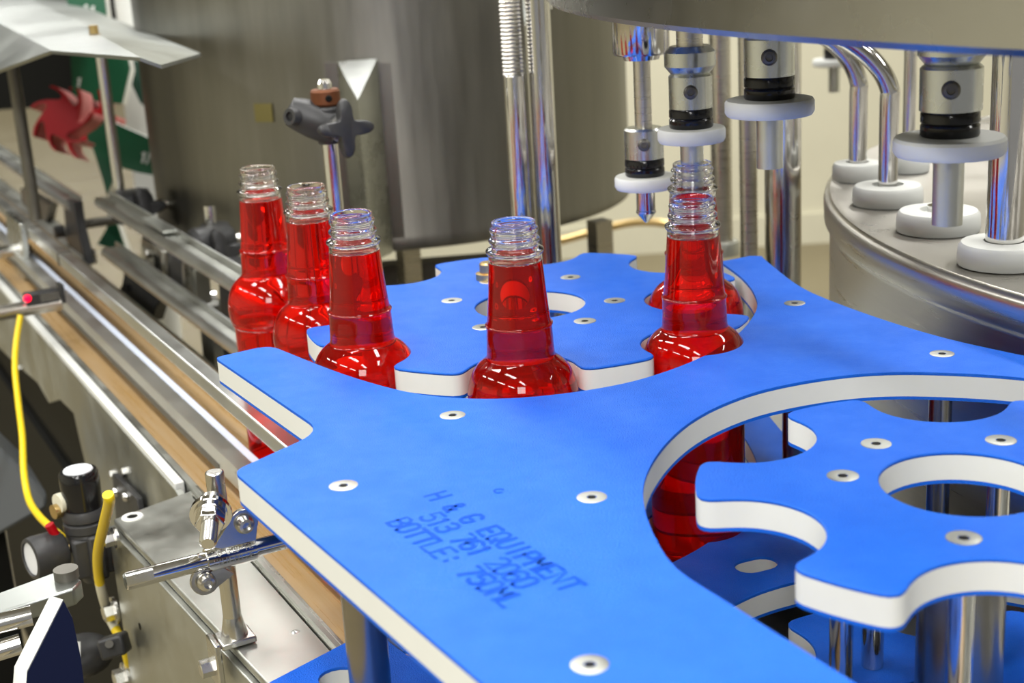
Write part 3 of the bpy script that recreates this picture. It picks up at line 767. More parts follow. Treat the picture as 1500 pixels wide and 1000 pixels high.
kn = tocam(P).lerp(cam_r, .25).normalized()
m = M(); knob(m, kc, kn, 43 / k, .045, cam_u, R_(8)); obj('knob', m, BLACK, t, label='four-lobed black hand knob', sharp=50, bevel=.004)
m = M(); m.cyl(kc - kn * .09, kc - kn * .02, 20 / k, seg=24); obj('knob_washer', m, STEEL, t)
def small_clamp(cx, cy, x, r, label, rod_px, stub=None, vert=None, knobpx=None, r2=9):
    P = atx(cx, cy, x); k = ppu(P); n = tocam(P)
    t = thing('rail_clamp', label, 'clamp', P, 'rail clamps')
    m = M(); m.lathe(P, [(0, -.10), (r * .8 / k, -.10), (r / k, -.08), (r / k, .06), (r * .8 / k, .085), (0, .085)], 24, (1, .15, 0)); m.lathe(P + Vector((.03, .05, 0)), [(0, -.11), (r * .75 / k, -.11), (r * .8 / k, -.09), (r * .8 / k, .07), (0, .075)], 24)
    obj('clamp_body', m, BLACK, t, bevel=.004)
    kp = onp(*knobpx, P, n) + n * .08
    m = M(); knob(m, kp, n.lerp(cam_r, .35), r * 1.45 / k, .05, cam_u, R_(20)); obj('knob', m, BLACK, t, sharp=50)
    m = M(); m.cyl(kp - n * .06, kp - n * .02, r * .6 / k, seg=20); obj('knob_washer', m, STEEL, t)
    if stub:
        a = onp(*stub[0], P, Vector((0, 1, 0))); b = onp(*stub[1], P, Vector((0, 1, 0))); b.z = a.z
        m = M(); m.cyl(a, b, r2 / k, seg=20); obj('cross_rod', m, BRUSHED, t)
    if vert:
        q = P + Vector((.03, .05, 0)); zt = zat(q.xy, vert[0]); zb_ = zat(q.xy, vert[1]); q2 = aty(vert[2], vert[0], P.y + .05)
        m = M(); m.cyl((q2.x, q2.y, zb_), (q2.x, q2.y, zt), r2 / k, seg=20); obj('upright_rod', m, CHROME, t)
    return t
small_clamp(312, 356, 1.60, 27, 'black knob clamp on the short upright rod behind the last bottle', None, stub=((325, 354), (395, 336)), vert=(300, 345, 306), knobpx=(325, 372))
small_clamp(196, 302, 1.56, 24, 'black knob clamp at the far end of the near upper rail', None, stub=((205, 303), (254, 290)), vert=(75, 300, 147), knobpx=(212, 308), r2=8)
# stainless and black plates that carry the rear rails
t = thing('rail_mount', 'steel mounting plate with a slot and two bolts between the rear rails', 'bracket', atx(222, 400, 1.50), 'rear rail mounts')
m = M(); m.solid([atx(a, b, 1.50) for a, b in ((206, 347), (238, 368), (240, 414), (230, 417), (206, 388))], (.03, 0, 0)); obj('plate', m, STEEL, t, bevel=.006)
for a, b in ((219, 371), (213, 386)): hexbolt('bolt', t, atx(a, b, 1.50), (-1, 0, 0), .022, .02, CHROME)
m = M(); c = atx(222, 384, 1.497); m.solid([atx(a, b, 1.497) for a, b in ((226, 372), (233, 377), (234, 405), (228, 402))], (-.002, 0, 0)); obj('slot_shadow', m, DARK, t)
t = thing('rail_mount', 'black plate framed in steel behind the near rear rails', 'bracket', atx(255, 420, 1.50), 'rear rail mounts')
m = M(); m.solid([atx(a, b, 1.50) for a, b in ((244, 372), (266, 386), (268, 430), (246, 414))], (.03, 0, 0)); obj('black_plate', m, BLACK, t)
m = M(); m.solid([atx(a, b, 1.49) for a, b in ((266, 384), (270, 387), (273, 436), (268, 432))], (.04, 0, 0)); obj('steel_edge', m, STEEL, t); m = M(); m.solid([atx(a, b, 1.49) for a, b in ((241, 368), (244, 370), (247, 416), (243, 413))], (.04, 0, 0)); obj('steel_edge', m, STEEL, t)
m = M(); m.solid([atx(a, b, 1.52) for a, b in ((274, 390), (286, 398), (290, 446), (277, 438))], (.06, 0, 0)); obj('strut', m, GALV, t)
t = thing('rail_mount', 'dark plastic leg with hollow sides below the lower rear rail', 'bracket', atx(205, 460, 1.5), 'rear rail mounts')
m = M(); m.solid([atx(a, b, 1.5) for a, b in ((178, 385), (240, 425), (235, 440), (227, 452), (222, 470), (170, 430), (178, 418), (181, 402))], (.06, 0, 0)); obj('leg_block', m, BLACK, t, bevel=.006)
m = M(); m.cyl(atx(188, 421, 1.498), atx(188, 421, 1.488), .016, seg=16); obj('bolt_hole', m, DARK, t)
xrod('cross_rod', (284, 440), (316, 432), 1.54, .032, 'short steel stub rod beside the bottle queue, low down', CHROME)
t = thing('bed_upright', 'dark steel upright below the stub rod beside the queue', 'upright', atx(300, 560, 1.56))
m = M(); m.solid([atx(a, b, 1.56) for a, b in ((290, 440), (306, 450), (318, 560), (300, 555))], (.08, 0, 0)); obj('upright', m, GALV, t)
m = M(); m.solid([atx(a, b, 1.56) for a, b in ((318, 380), (342, 396), (350, 560), (330, 550))], (.12, 0, 0)); obj('block', m, BLACK, t)

# front side bits: bracket at the far left and the photo-eye
t = thing('rail_bracket', 'flat steel bracket holding the front rails, at the picture edge', 'bracket', atx(28, 420, 1.05))
m = M(); m.solid([atx(a, b, 1.05) for a, b in ((8, 310), (28, 328), (33, 360), (36, 425), (22, 415), (18, 372), (10, 345))], (.03, 0, 0)); obj('plate', m, SHEET, t, bevel=.004)
a = atx(24, 366, 1.05); b = a + Vector((-.5, 0, 0)); m = M(); m.cyl(a, b, .03, seg=20); obj('rod', m, STEEL, t)
m = M(); m.cyl(a + Vector((.03, 0, 0)), a + Vector((.07, 0, 0)), .022, seg=6); obj('nut', m, BLACK, t)
E0 = atx(90, 443, 1.0)
t = thing('photo_eye', 'small black photo-eye with a red light, on a steel rod', 'sensor', E0)
a = E0.copy(); b = a + Vector((-.55, 0, 0)); k = ppu(a)
m = M(); m.cyl(a, b, 11 / k, seg=24); obj('support_rod', m, BRUSHED, t, bevel=.004)
sa = aty(36, 439, E0.y - .0); sb = aty(85, 427, E0.y); sb.z = sa.z
m = M(); m.box((sa + sb) / 2, ((sb - sa).length, .06, 19 / k)); s_ = obj('sensor_body', m, BLACK, t, bevel=.006)
for q in range(5):
    m = M(); m.box((sa + sb) / 2 + Vector((.03, -.031, (.017 - .007 * q))), ((sb - sa).length * (.62 - .05 * (q % 2)), .001, .0022)); obj('label_line', m, GALV, s_)
m = M(); m.box(sb + Vector((.012, 0, .006)), (.016, .075, 27 / k)); obj('mount_plate', m, BLACK, t)
m = M(); lp = aty(40, 437, E0.y - .031); m.lathe(lp, [(0, .008), (4 / k, .007), (5.5 / k, 0), (0, 0)], 20, (0, -1, 0)); obj('indicator_light', m, LED, t, label='glowing red indicator light')
cab = [(30, 462, .82), (24, 500, .78), (22, 540, .74), (27, 590, .70), (33, 640, .66), (35, 690, .62), (42, 730, .60), (56, 754, .59), (74, 772, .58), (90, 786, .58)]
m = M(); m.tube([atx(a, b, c) for a, b, c in cab], .0125, 12, 5)
o = obj('sensor_cable', m, YELLOW); o['label'] = 'thin yellow cable hanging from the photo-eye rod'; o['category'] = 'cable'

# ================================================================== steel box beside the belt
BZT = -.60
bA = at(166, 760, BZT); bD = at(280, 718, BZT); bB = at(384, 993, BZT); bB = bA + (bB - bA) * 1.7; bE = at(522, 962, BZT); bE = bD.lerp(bE, 1.6); bE.x = min(bE.x, .96)
t = thing('steel_box', 'bolted steel box beside the conveyor with a scuffed top', 'box', (bA.x, bA.y, FZ))
top = [bA, bD, Vector((.955, bD.y - .06, BZT)), Vector((.955, bB.y, BZT)), bB]
m = M(); m.solid(top, (0, 0, -.022)); obj('top_cover', m, GALV, t, label='scuffed top cover', bevel=.005)
sd = (bB - bA).normalized(); sn = Vector((-sd.y, sd.x, 0));  sn = -sn if sn.x > 0 else sn
A2 = bA + sn * .012; B2 = bB + sn * .012
m = M(); m.solid([A2 + UP * -.03 - sd * .03, B2 + UP * -.03, B2 + UP * -1.1, A2 + UP * -1.1 - sd * .03], -sn * .03); obj('side_plate', m, GALV, t, label='satin steel side plate', bevel=.004)
ins = [p - sn * .03 for p in (bA,)] 
m = M(); m.solid([bA - sn * .035 + sd * .02 + UP * -.023, Vector((.945, bD.y - .02, BZT - .023)), Vector((.945, bB.y, BZT - .023)), bB - sn * .035 + UP * -.023], (0, 0, -1.05)); obj('box_body', m, GALV, t)
m = M(); m.solid([A2 + UP * -1.1, B2 + UP * -1.1, B2 + UP * FZ, A2 + UP * FZ], -sn * .12); obj('leg_panel', m, DIRTY, t)
for (a, b, r) in ((171, 787, .021), (170, 893, .028), (186, 990, .030)):
    q = onp(a, b, A2, sn); hexbolt('hex_bolt', t, q, sn, r, .03, STEEL, washer=r * 1.5)
q = at(194, 757, BZT)
s = M(); s.lathe(q, [(0, -.002), (.016, -.002), (.017, .003), (.030, .003), (.032, 0), (0, -.003)], 28); o = obj('flush_screw', s, WHITE, t); h = M(); h.cyl(q, q + UP * .002, .0165, seg=6); obj('hex_socket', h, DARK, o)
q = at(433, 925, BZT); s = M(); s.lathe(q, [(0, .003), (.006, .003), (.011, 0), (0, 0)], 16); obj('rivet', s, SHEET, t)
q = onp(205, 917, A2, sn); s = M(); s.lathe(q, [(0, .001), (.011, .001), (.011, 0), (0, 0)], 14, sn); obj('small_hole', s, DARK, t)
m = M(); extr(m, rect(.958, .975, -.66, -.592), .7, 4.0); extr(m, rect(.975, .983, -.66, -.58), .7, 4.0)
o = obj('belt_edge_channel', m, STEEL, t)

# rod stand with swivel clamps
fb = at(345, 940, BZT); k = ppu(fb)
pb = fb.copy()
ztop = zat(pb.xy, 690)
t = thing('rod_stand', 'small steel rod stand with swivel clamps bolted to the box edge', 'rod stand', pb)
m = M(); m.cyl((pb.x, pb.y, BZT + .02), (pb.x, pb.y, ztop), .0215, seg=28); m.lathe((pb.x, pb.y, BZT + .02), [(.03, -.01), (.032, .0), (.0215, .05)], 24); obj('upright_rod', m, STEEL, t, bevel=.004)
m = M(); m.box((pb.x - .0, pb.y, BZT + .012), (.085, .075, .016)); m.box((pb.x - .052, pb.y, BZT - .035), (.016, .075, .115)); obj('edge_clip', m, STEEL, t, label='folded edge clip with rust marks', bevel=.004)
hexbolt('clip_bolt', t, (pb.x - .06, pb.y, BZT - .045), (-1, 0, 0), .022, .03, STEEL)
ry = pb.y - .062
ra = aty(183, 851, ry); rb = aty(440, 786, ry); rb.z = ra.z
zr = aty(325, 815, ry).z
ra.z = rb.z = zr; 
m = M(); m.cyl(ra, rb + Vector((.12, 0, 0)), .0205, seg=32); obj('cross_rod', m, CHROME, t, bevel=.003)
m = M(); m.box(ra + Vector((.03, -.017, .010)), (.06, .012, .022)); obj('rod_flat', m, SHEET, t)
ca = aty(302, 822, ry); cb = aty(372, 802, ry); ca.z = cb.z = zr
m = M(); m.lathe(ca, [(.0208, 0), (.0275, 0), (.0275, (cb - ca).length), (.0208, (cb - ca).length)], 32, (1, 0, 0), closed=True); sv = obj('saddle_clamp', m, CHROME, t, label='bent steel saddle clamp with stamped lettering')
def sadfn(x0):
    def fn(u, v, hh):
        a = R_(38) + (v - .012) / .0275
        return Vector((ca.x + x0 + u, ry - math.cos(a) * (.0277 + hh * .3), zr + math.sin(a) * (.0277 + hh * .3)))
    return fn
m = M(); stroke_text(m, 'VG-629-12', .0105, .013, .0022, lambda u, v, hh: sadfn(.012)(u, v + .008, hh)); obj('stamped_text', m, GALV, sv, label='stamped line of letters and digits', sharp=180)
m = M(); stroke_text(m, 'VALU GUIDE', .0095, .012, .0022, lambda u, v, hh: sadfn(.012)(u, v - .012, hh)); obj('stamped_text', m, GALV, sv, label='stamped lettering below the digits', sharp=180)
def ear(c1, r, c2, nm):
    m = M(); n = Vector((0, -1, 0))
    a = Vector(c1); b = Vector(c2); d = (a - b).normalized(); w = Vector((-d.z, 0, d.x))
    pts = [b + w * r * 1.5, b - w * r * 1.5] + [a + (w * -math.cos(R_(g)) + d * math.sin(R_(g))) * r for g in range(0, 181, 15)]
    m.solid([Vector((p.x, ry - .012, p.z)) for p in pts], (0, .012, 0)); e = obj(nm, m, STEEL, t, bevel=.002)
    return e
e1 = aty(355, 764, ry); e2 = aty(299, 848, ry)
x1 = ear(e1, .034, (e1.x - .03, ry, zr + .01), 'ear'); hexbolt('ear_bolt', x1, e1 + Vector((0, -.014, 0)), (0, -1, 0), .022, .02, STEEL, socket=True)
x2 = ear(e2, .034, (e2.x + .03, ry, zr - .01), 'ear'); hexbolt('ear_bolt', x2, e2 + Vector((0, -.014, 0)), (0, -1, 0), .022, .02, STEEL, socket=True)
bc = aty(309, 750, ry); bd = (aty(288, 768, ry) - bc); bd.y = -.09; bd.normalize()
m = M(); m.cyl(bc, bc + bd * .012, .047, seg=32); m.cyl(bc + bd * .012, bc + bd * .02, .038, seg=32); obj('washer', m, CHROME, t)
m = M(); m.cyl(bc + bd * .02, bc + bd * .052, .034, seg=6); obj('nut', m, CHROME, t, bevel=.003)
prof = [(0, .05)]; z = .05
while z < .115: prof += [(.0195, z), (.0165, z + .0035)]; z += .007
prof += [(.014, z), (0, z)]
m = M(); m.lathe(bc, prof, 24, bd); obj('threaded_stud', m, STEEL, t, sharp=25)
m = M(); m.cyl(bc - bd * .04, bc, .03, seg=24); obj('pivot_sleeve', m, STEEL, t)

# ================================================================== pressure regulator and hoses
P = atd(119, 720, 4.12); k = ppu(P); zt = zat(P.xy, 688); zb = zat(P.xy, 742); zl = zat(P.xy, 835)
t = thing('pressure_regulator', 'black air regulator with a white cap and a round gauge', 'regulator', (P.x, P.y, zl))
m = M(); r = 29 / k; m.lathe((P.x, P.y, zb), [(0, 0), (r * .93, 0), (r * .96, .01), (r, (zt - zb) - .03), (r * .97, zt - zb - .008), (r * .88, zt - zb), (0, zt - zb)], 40); obj('adjusting_cap', m, BLACKGLOSS, t)
m = M(); m.lathe((P.x, P.y, zt), [(0, .004), (r * .70, .004), (r * .74, 0), (0, 0)], 36); obj('cap_label', m, LABELW, t, label='white disc on the cap')
m = M(); m.lathe((P.x, P.y, zb), [(0, 0), (r * 1.02, 0), (r * 1.12, -.015), (r * 1.12, -.03), (r * .98, -.036), (r * 1.12, -.042), (r * 1.14, -.065), (r * 1.0, -.072), (r * 1.05, -.08), (0, -.08)], 32); obj('bonnet', m, BLACK, t)
m = M(); m.box((P.x, P.y, (zb - .08 + zl) / 2), (.115, .105, zb - .08 - zl)); m.box((P.x + .01, P.y - .06, (zb - .08 + zl) / 2), (.05, .02, (zb - zl) * .7)); obj('body', m, BLACK, t, bevel=.012)
m = M(); m.cyl((P.x, P.y, zl), (P.x, P.y, zl - .03), .045, .03, seg=24); obj('drain', m, BLACK, t)
gc = onp(66, 812, P, Vector((0, 1, 0))); gd = Vector((-1, -.25, .03)).normalized()
m = M(); m.lathe(gc, [(0, -.055), (.055, -.055), (.062, -.045), (.064, .03), (.062, .045), (.052, .048), (.05, .04), (0, .04)], 36, gd); g = obj('gauge', m, BLACK, t)
m = M(); m.lathe(gc + gd * .041, [(0, .001), (.049, .001), (.049, 0), (0, 0)], 32, gd); obj('gauge_face', m, LABELW, g)
m = M(); m.cyl(gc - gd * .05, P + Vector((-.04, 0, gc.z - P.z)), .016, seg=14); obj('gauge_stem', m, BRASS, t)
for (a, b, c, r_) in ((78, 750, BRASS, .022), (84, 738, CREAM, .03)):
    q = onp(a, b, P, Vector((0, 1, 0))); m = M(); m.cyl(q, q + Vector((.06, .02, .0)), r_, seg=12); obj('hose_fitting', m, c, t)
q = onp(72, 768, P, Vector((0, 1, 0))); q2 = onp(84, 788, P, Vector((0, 1, 0))); m = M(); m.cyl(q, q2, .014, seg=12); obj('red_sleeve', m, REDP, t)
q = onp(150, 815, P, Vector((0, 1, 0))); m = M(); m.cyl(q, q + Vector((.13, -.03, -.01)), .045, .05, seg=20); m.cyl(q + Vector((.13, -.03, -.01)), q + Vector((.18, -.04, -.015)), .03, seg=6); obj('iron_coupling', m, RUSTRED, t, label='red-brown iron pipe coupling')
t = thing('valve_bracket', 'black bracket with bright screws behind the regulator', 'bracket', atx(190, 740, .9))
m = M(); m.solid([atx(a, b, .895) for a, b in ((164, 693), (200, 730), (206, 760), (172, 790), (168, 742))], (.02, 0, 0)); obj('plate', m, BLACK, t, bevel=.004)
for a, b in ((172, 720), (187, 727)): hexbolt('screw', t, atx(a, b, .895), (-1, 0, 0), .017, .018, CHROME, socket=True)
hose = [(158, 724, .045), (160, 735, .04), (153, 765, .03), (144, 805, .02), (144, 838, .01), (150, 870, .0), (160, 902, -.02), (174, 930, -.03), (184, 952, -.04), (192, 985, -.05)]
HP = [atx(a, b, .66 - c) for a, b, c in hose]
full = catmull(HP, 6)
m = M(); m.tube(full[:28], .0145, 14, 0); m.tube(full[40:], .0145, 14, 0)
o = obj('air_hose', m, YELLOW); o['label'] = 'thick yellow air hose looping down beside the steel box'; o['category'] = 'hose'
m = M(); m.tube(full[27:41], .0148, 14, 0); s_ = obj('printed_band', m, CREAM, o, label='pale printed stretch of the hose')
ORG[s_] = ORG[o]
for i in (29, 32, 34, 37, 39):
    p = full[i]; d = tocam(p); m = M(); m.box(p + d * .0145, (.008, .016, .002), cam_r, (full[i + 1] - p), d); obj('print_mark', m, INK, s_)
q = atd(168, 945, 3.9)
t = thing('hose_plug', 'small black plug hanging low by the box bolts', 'plug', q)
m = M(); m.box(q, (.075, .06, .075), cam_r + cam_u * .3, None or (cam_u - cam_r * .3)); obj('plug_body', m, BLACK, t, bevel=.008)
m = M(); m.cyl(onp(160, 943, q, tocam(q)), onp(160, 943, q, tocam(q)) + tocam(q) * .05, .012, seg=12); obj('pin', m, CHROME, t)

# ================================================================== lower left foreground pieces
q = atd(60, 880, 3.3)
t = thing('arm_bracket', 'flat pale steel arm reaching in at the lower left', 'arm', q)
nn = Vector((0, 0, 1))
m = M(); m.solid([at(a, b, q.z) for a, b in ((-30, 878), (92, 833), (120, 850), (108, 862), (-30, 905))], (0, 0, -.045)); obj('arm', m, GUARDM, t, bevel=.006)
q3 = at(98, 846, q.z); m = M(); m.cyl(q3, q3 + UP * .025, .03, seg=20); obj('pivot', m, DIRTY, t)
q = atd(70, 950, 2.95); n = tocam(q); n.z = .12; n.normalize()
t = thing('guide_block', 'navy plastic guide block with a pale cut edge, lower left corner', 'guide block', q)
fpts = [(36, 1040), (40, 985), (93, 880), (106, 905), (118, 960), (128, 1040)]
ff = [onp(a, b, q, n) for a, b in fpts]
m = M(); m.solid(ff, -n * .012); obj('navy_face', m, DARKBLUE, t)
offb = Vector((-.024, .008, .0))
m = M(); m.solid([p - n * .012 for p in ff], offb - n * .04); obj('pale_core', m, WHITE, t, label='pale core seen on the cut edge')
for (a, b, c, d, l) in ((-20, 943, 50, 925, 'steel rod above another, entering beside the navy block'), (-20, 985, 34, 968, 'lower steel rod, entering beside the navy block')):
    p0 = onp(a, b, q, n) - n * .12; p1 = onp(c, d, q, n) - n * .12
    r = thing('block_rod', l, 'rod', p0, 'rods beside the navy block'); m = M(); m.cyl(p0, p1, .023, seg=20); obj('rod', m, CHROME, r)
q = atd(120, 960, 4.2)
t = thing('floor_bumper', 'dark rubber bumper with a pale tab behind the navy block', 'bumper', q)
m = M(); m.ball(q, .09, 1.1, 1, .7); obj('bumper', m, BLACK, t)
m = M(); m.solid([onp(a, b, q, tocam(q)) + tocam(q) * .12 for a, b in ((104, 940), (118, 940), (118, 962), (108, 960))], tocam(q) * .02); obj('tab', m, WHITE, t)
t = thing('grey_enclosure', 'grey slanted enclosure on a post behind the yellow cable', 'enclosure', atd(20, 740, 5.6))
g0 = atd(-60, 640, 5.4); g1 = atd(78, 760, 5.4); dv = Vector((0, 0, g1.z - g0.z))
m = M(); m.solid([atd(a, b, 5.4) for a, b in ((-120, 560), (0, 655), (70, 722), (70, 745), (-10, 790), (-120, 830))], (.0, .5, 0)); obj('housing', m, GREYPAINT, t, bevel=.02)
p = atd(-30, 720, 5.6); m = M(); m.box((p.x, p.y, (p.z + FZ) / 2), (.12, .12, p.z - FZ)); obj('post', m, DARK, t)
t = thing('control_cabinet', 'black cabinet under the conveyor behind the yellow cable', 'cabinet', (1.0, 6, FZ))
m = M(); m.box((.985, 7.1, (FZ - 1.3) / 2), (.03, 4.2, -FZ - 1.3)); obj('panel', m, DARK, t)
m = M(); m.box((1.19, 7.0, (FZ - 1.27) / 2), (.37, 5.0, -FZ - 1.27)); obj('body', m, DARK, t)

# ================================================================== background: tank
TC = atd(582, 300, 7.55); TR = 1.245
tb = (Vector((TC.x, TC.y, 0)) - Vector((TC.x, TC.y, 0)).normalized() * TR)
TZ = zat(tb.xy, 366)
t = thing('steel_tank', 'big dull steel tank behind the bottle queue', 'tank', (TC.x, TC.y, FZ))
m = M(); m.lathe((TC.x, TC.y, TZ), [(0, -.12), (TR * .5, -.09), (TR * .97, -.012), (TR, .0), (TR + .004, .05), (TR, .06), (TR, 5.15 - 4.0), (TR * .96, 1.19), (0, 1.22)], 120); obj('shell', m, TANK, t, sharp=30)
vd = Vector((TC.x, TC.y, 0)).normalized(); vr = Vector((vd.y, -vd.x, 0))
ap = atd(533, 250, 7.55 - TR - .20); 
def cp(pxx, back): 
    o = ap.xy.to_3d() + vd * back
    return aty(pxx, 250, (o + vr * 0).y) if False else onp(pxx, 250, o, vd).xy.to_3d()
pL, pA, pR = cp(508, .16), cp(533, 0), cp(566, .16)
fL, fR = cp(490, .2), cp(585, .2)
z1 = zat(pL.xy, 90); z2 = zat(pA.xy, 146); z3 = TZ + .0
m = M(); bmv = m.bm.verts.new
a1, a2, a3 = bmv((pL.x, pL.y, z1)), bmv((pA.x, pA.y, z2)), bmv((pR.x, pR.y, z1)); b1, b2, b3 = bmv((pL.x, pL.y, z3)), bmv((pA.x, pA.y, z3)), bmv((pR.x, pR.y, z3))
for f in ((a1, a2, a3), (a1, b1, b2, a2), (a2, b2, b3, a3), (a3, b3, b1, a1), (b3, b2, b1)): m.bm.faces.new(f)
obj('corner_channel', m, SHEET, t, label='three-sided channel with a bright sloped cap')
m = M(); m.solid([(fL.x, fL.y, z3), (fR.x, fR.y, z3), (fR.x, fR.y, zat(fR.xy, 92)), (fL.x, fL.y, zat(fL.xy, 92))], vd * .05); obj('flange_plate', m, TANK, t)
for (pxx, yb) in ((598, 560), (880, 420)):
    p = atd(pxx, 372, 6.7); m = M(); m.box((p.x, p.y, (TZ + FZ) / 2), (.09, .09, TZ - FZ)); obj('leg', m, BRUSHED, t)
for (a, b, c, d) in ((660, 395, .5, .13), ):
    p = atd(a, b, 7.0); m = M(); m.box((p.x, p.y, p.z), (.9, .12, .12), vr, vd); obj('cross_beam', m, DIRTY, t)
p = atd(375, 168, 7.55 - TR + .035)
for (a, b, w, h, nm) in ((387, 165, 30, 27, 'faded_yellow_label'), ):
    d = (atd(a, b, 7).xy.to_3d()); 
    # label lies on the curved shell
    best = None
    for dd in [5.9 + .01 * i for i in range(160)]:
        q = atd(a, b, dd)
        e = abs((q.xy - TC.xy).length - TR)
        if dd < 7.3 and (best is None or e < best[0]): best = (e, q)
    q = best[1]; n = (q - Vector((TC.x, TC.y, q.z))).normalized(); k = ppu(q)
    m = M(); m.box(q + n * .006, (w / k, .003, h / k), Vector((-n.y, n.x, 0)), n, UP); obj(nm, m, mat('faded_yellow', (.22, .19, .07), .5, .6), t)
m = M(); m.tube([atd(a, b, 10.5) for a, b in ((760, 365), (800, 358), (850, 345), (900, 331), (940, 325), (985, 330), (1030, 350))], .03, 10, 6)
o = obj('wall_cable', m, BRASS); o['label'] = 'tan cable drooping in front of the cream wall'; o['category'] = 'cable'

# ================================================================== background: guard, green guides, red star
def sheet_pts(L): return [atd(a, b, d) for a, b, d in L]
t = thing('sheet_guard', 'folded bright sheet steel guard at the upper left', 'guard', atd(200, 90, 6.5))
gz = atd(75, 74, 5.3).z
g_ = lambda a, b, dz=0: at(a, b, gz + dz)
m = M(); m.solid([g_(-60, 8), g_(0, 34), g_(75, 74), g_(0, 102, -.10), g_(-60, 124, -.18)], Vector((.004, .004, -.012))); obj('facet', m, GUARDM, t)
m = M(); m.solid([g_(-60, 8), g_(0, 34), g_(75, 74), g_(205, 84, .0), g_(100, 26, .0), g_(30, -8)], Vector((0, 0, -.012))); obj('facet', m, GUARDM, t)
m = M(); m.solid([g_(30, -8), g_(100, 26, .0), g_(205, 84, .0), g_(236, 95, -.03), g_(294, 78, -.09), g_(205, 43, -.07), g_(90, -4, -.05)], Vector((0, 0, -.012))); obj('facet', m, GUARDM, t)
q = g_(138, 50); k = ppu(q); m = M(); m.cyl(q + UP * -.02, q + UP * .035, 7 / k, seg=6); m.cyl(q + UP * -.03, q + UP * .0, 10 / k, seg=16); obj('guard_bolt', m, BRASS, t)
for (a0, b0, a1, b1, lab) in ((18, 95, 52, 262, 'dark rod holding the guard, at the left edge'), ):
    p = atd(a0, b0, 7.2); zz = zat(p.xy, b1 + 60); r = thing('guard_rod', lab, 'rod', (p.x, p.y, zz)); m = M(); m.cyl((p.x, p.y, zz), p, .03, seg=16); obj('rod', m, DIRTY, r)
def board(polys, d, label, mat_=GREEN, th=.09, edge=True, name='guide_board', group='green guide boards', marks=()):
    ctr = (sum(p[0] for p in polys) / len(polys), sum(p[1] for p in polys) / len(polys))
    O = atd(*ctr, d); n = tocam(O); n.z = 0; n = (n + Vector((-.35, 0, .25))).normalized()
    t = thing(name, label, 'guide board', O, group)
    f = [onp(a, b, O, n) for a, b in polys]
    m = M(); m.solid(f, -n * .02); obj('green_face', m, mat_, t)
    m = M(); m.solid([p - n * .02 for p in f], -n * th); obj('white_core', m, WHITE, t, label='white core on the cut edge')
    for (txt, a, b, a2, b2, h) in marks:
        p0 = onp(a, b, O, n); p1 = onp(a2, b2, O, n); u = (p1 - p0).normalized(); v = n.cross(u)
        if v.z < 0: v = -v
        k = ppu(p0); m = M(); stroke_text(m, txt, (p1 - p0).length / max(1, len(txt)), h / k, 3.2 / k, lambda uu, vv, hh: p0 + u * uu + v * vv + n * .004); obj('white_mark', m, WHITE, t, label='blurred white mark', sharp=180)
    return t
board([(103, 77), (186, 80), (190, 100), (178, 152), (150, 150), (107, 140)], 9.6, 'green guide board with white marks, behind the sheet guard rod', marks=[('1', 112, 125, 122, 127, 12)])
board([(124, 165), (150, 172), (232, 208), (232, 258), (200, 252), (160, 240), (128, 208)], 9.2, 'green guide board with a white edge, beside the tank', marks=[('1N', 205, 236, 226, 241, 15)])
board([(132, 205), (176, 240), (166, 262), (156, 285), (150, 262)], 9.4, 'pointed green guide board hanging below the red star')
board([(160, 298), (172, 330), (186, 372), (150, 360), (142, 358), (156, 335)], 9.0, 'green guide board tip behind the gap in the rails')
board([(176, 85), (200, 88), (226, 110), (222, 165), (205, 150), (190, 118)], 9.9, 'dark green guide board half hidden beside the tank', mat_=mat('dark_green_plastic', (.004, .04, .022), .5))
board([(95, -10), (152, -10), (156, 24), (130, 20), (100, 8)], 10.2, 'green guide board above the sheet guard', marks=[('11', 122, 18, 142, 22, 12)])
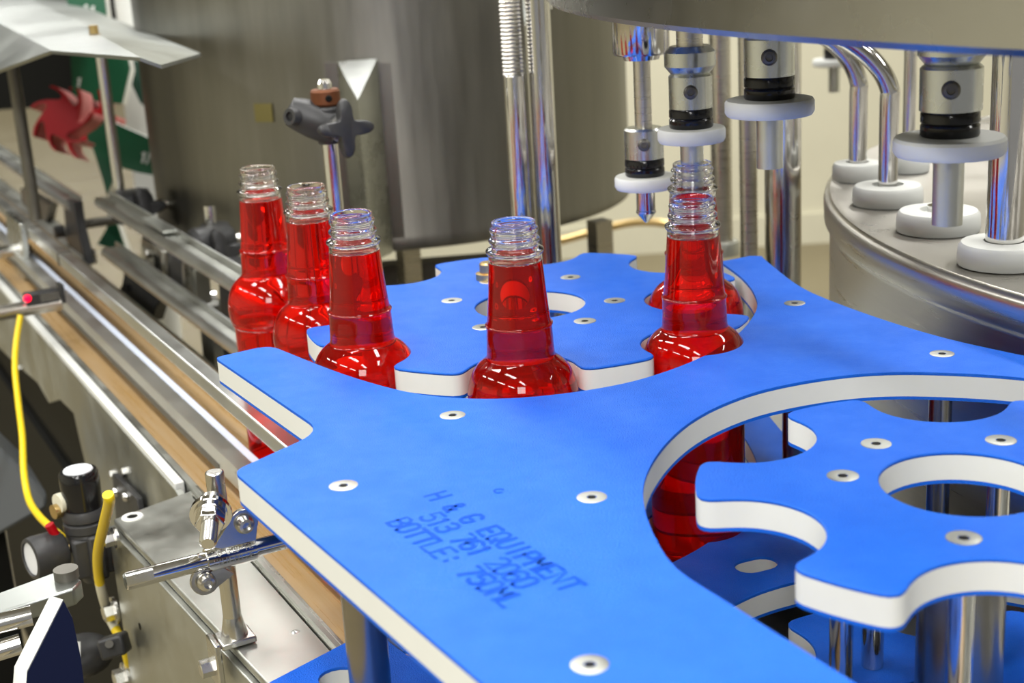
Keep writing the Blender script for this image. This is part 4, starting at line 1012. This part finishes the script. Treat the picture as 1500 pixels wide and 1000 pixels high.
def red_star(cx, cy, d, rpx, label):
    O = atd(cx, cy, d); n = tocam(O); n = (n + Vector((-.6, 0, .3))).normalized()
    t = thing('change_star', label, 'star wheel', O, 'red change stars'); k = ppu(O)
    u = UP.cross(n).normalized(); v = n.cross(u); pts = []
    NL = 7
    ol = star_outline(rpx / k, [(R_(360 / NL * i), rpx / k * .84, rpx / k * .31) for i in range(NL)], 1, n=1440, soft=.015)[::2]
    def tw(a, b):
        r = math.hypot(a, b); g = (r / (rpx / k) - .62) * 1.5
        return (a * math.cos(g) - b * math.sin(g), a * math.sin(g) + b * math.cos(g))
    ol = [tw(a, b) for a, b in ol]
    f = [O + u * (a * math.cos(.0) + 0) + v * b for a, b in ol]
    m = M(); m.solid(f, -n * .03); obj('red_face', m, REDP, t)
    m = M(); m.solid([p - n * .03 for p in f], -n * .13); obj('pink_edge', m, REDEDGE, t, label='pink cut edge')
    return t
red_star(88, 172, 8.9, 50, 'red plastic star wheel hanging in front, far left')
red_star(118, 178, 9.6, 54, 'red plastic star wheel behind its twin, far left')
t = thing('parts_cabinet', 'dark cabinet in the gloom behind the red star wheels', 'cabinet', atd(60, 300, 13))
p = atd(60, 40, 13); zl_ = atd(60, 150, 13).z; m = M(); m.box((p.x, p.y, (zl_ + 1.7) / 2), (4.6, .8, 1.7 - zl_), vr, vd); obj('body', m, DARK, t)
for s_ in (-2.1, 2.1):
    q = Vector((p.x, p.y, 0)) + vr * s_; m = M(); m.box((q.x, q.y, (zl_ + FZ) / 2), (.15, .15, zl_ - FZ), vr, vd); obj('leg', m, DARK, t)
p = atd(190, 30, 11); m = M(); m.cyl((p.x, p.y, FZ), (p.x, p.y, 2.5), .09, seg=24); o = obj('pale_pipe', m, WHITE); o['label'] = 'pale upright pipe beside the tank top'; o['category'] = 'pipe'
p = atd(235, 240, 10.5); m = M(); m.box((p.x, p.y, p.z + .1), (.35, .3, 1.0), vr, vd); o = obj('wall_board', m, WHITE); o['label'] = 'pale panel behind the green boards by the tank'; o['category'] = 'board'
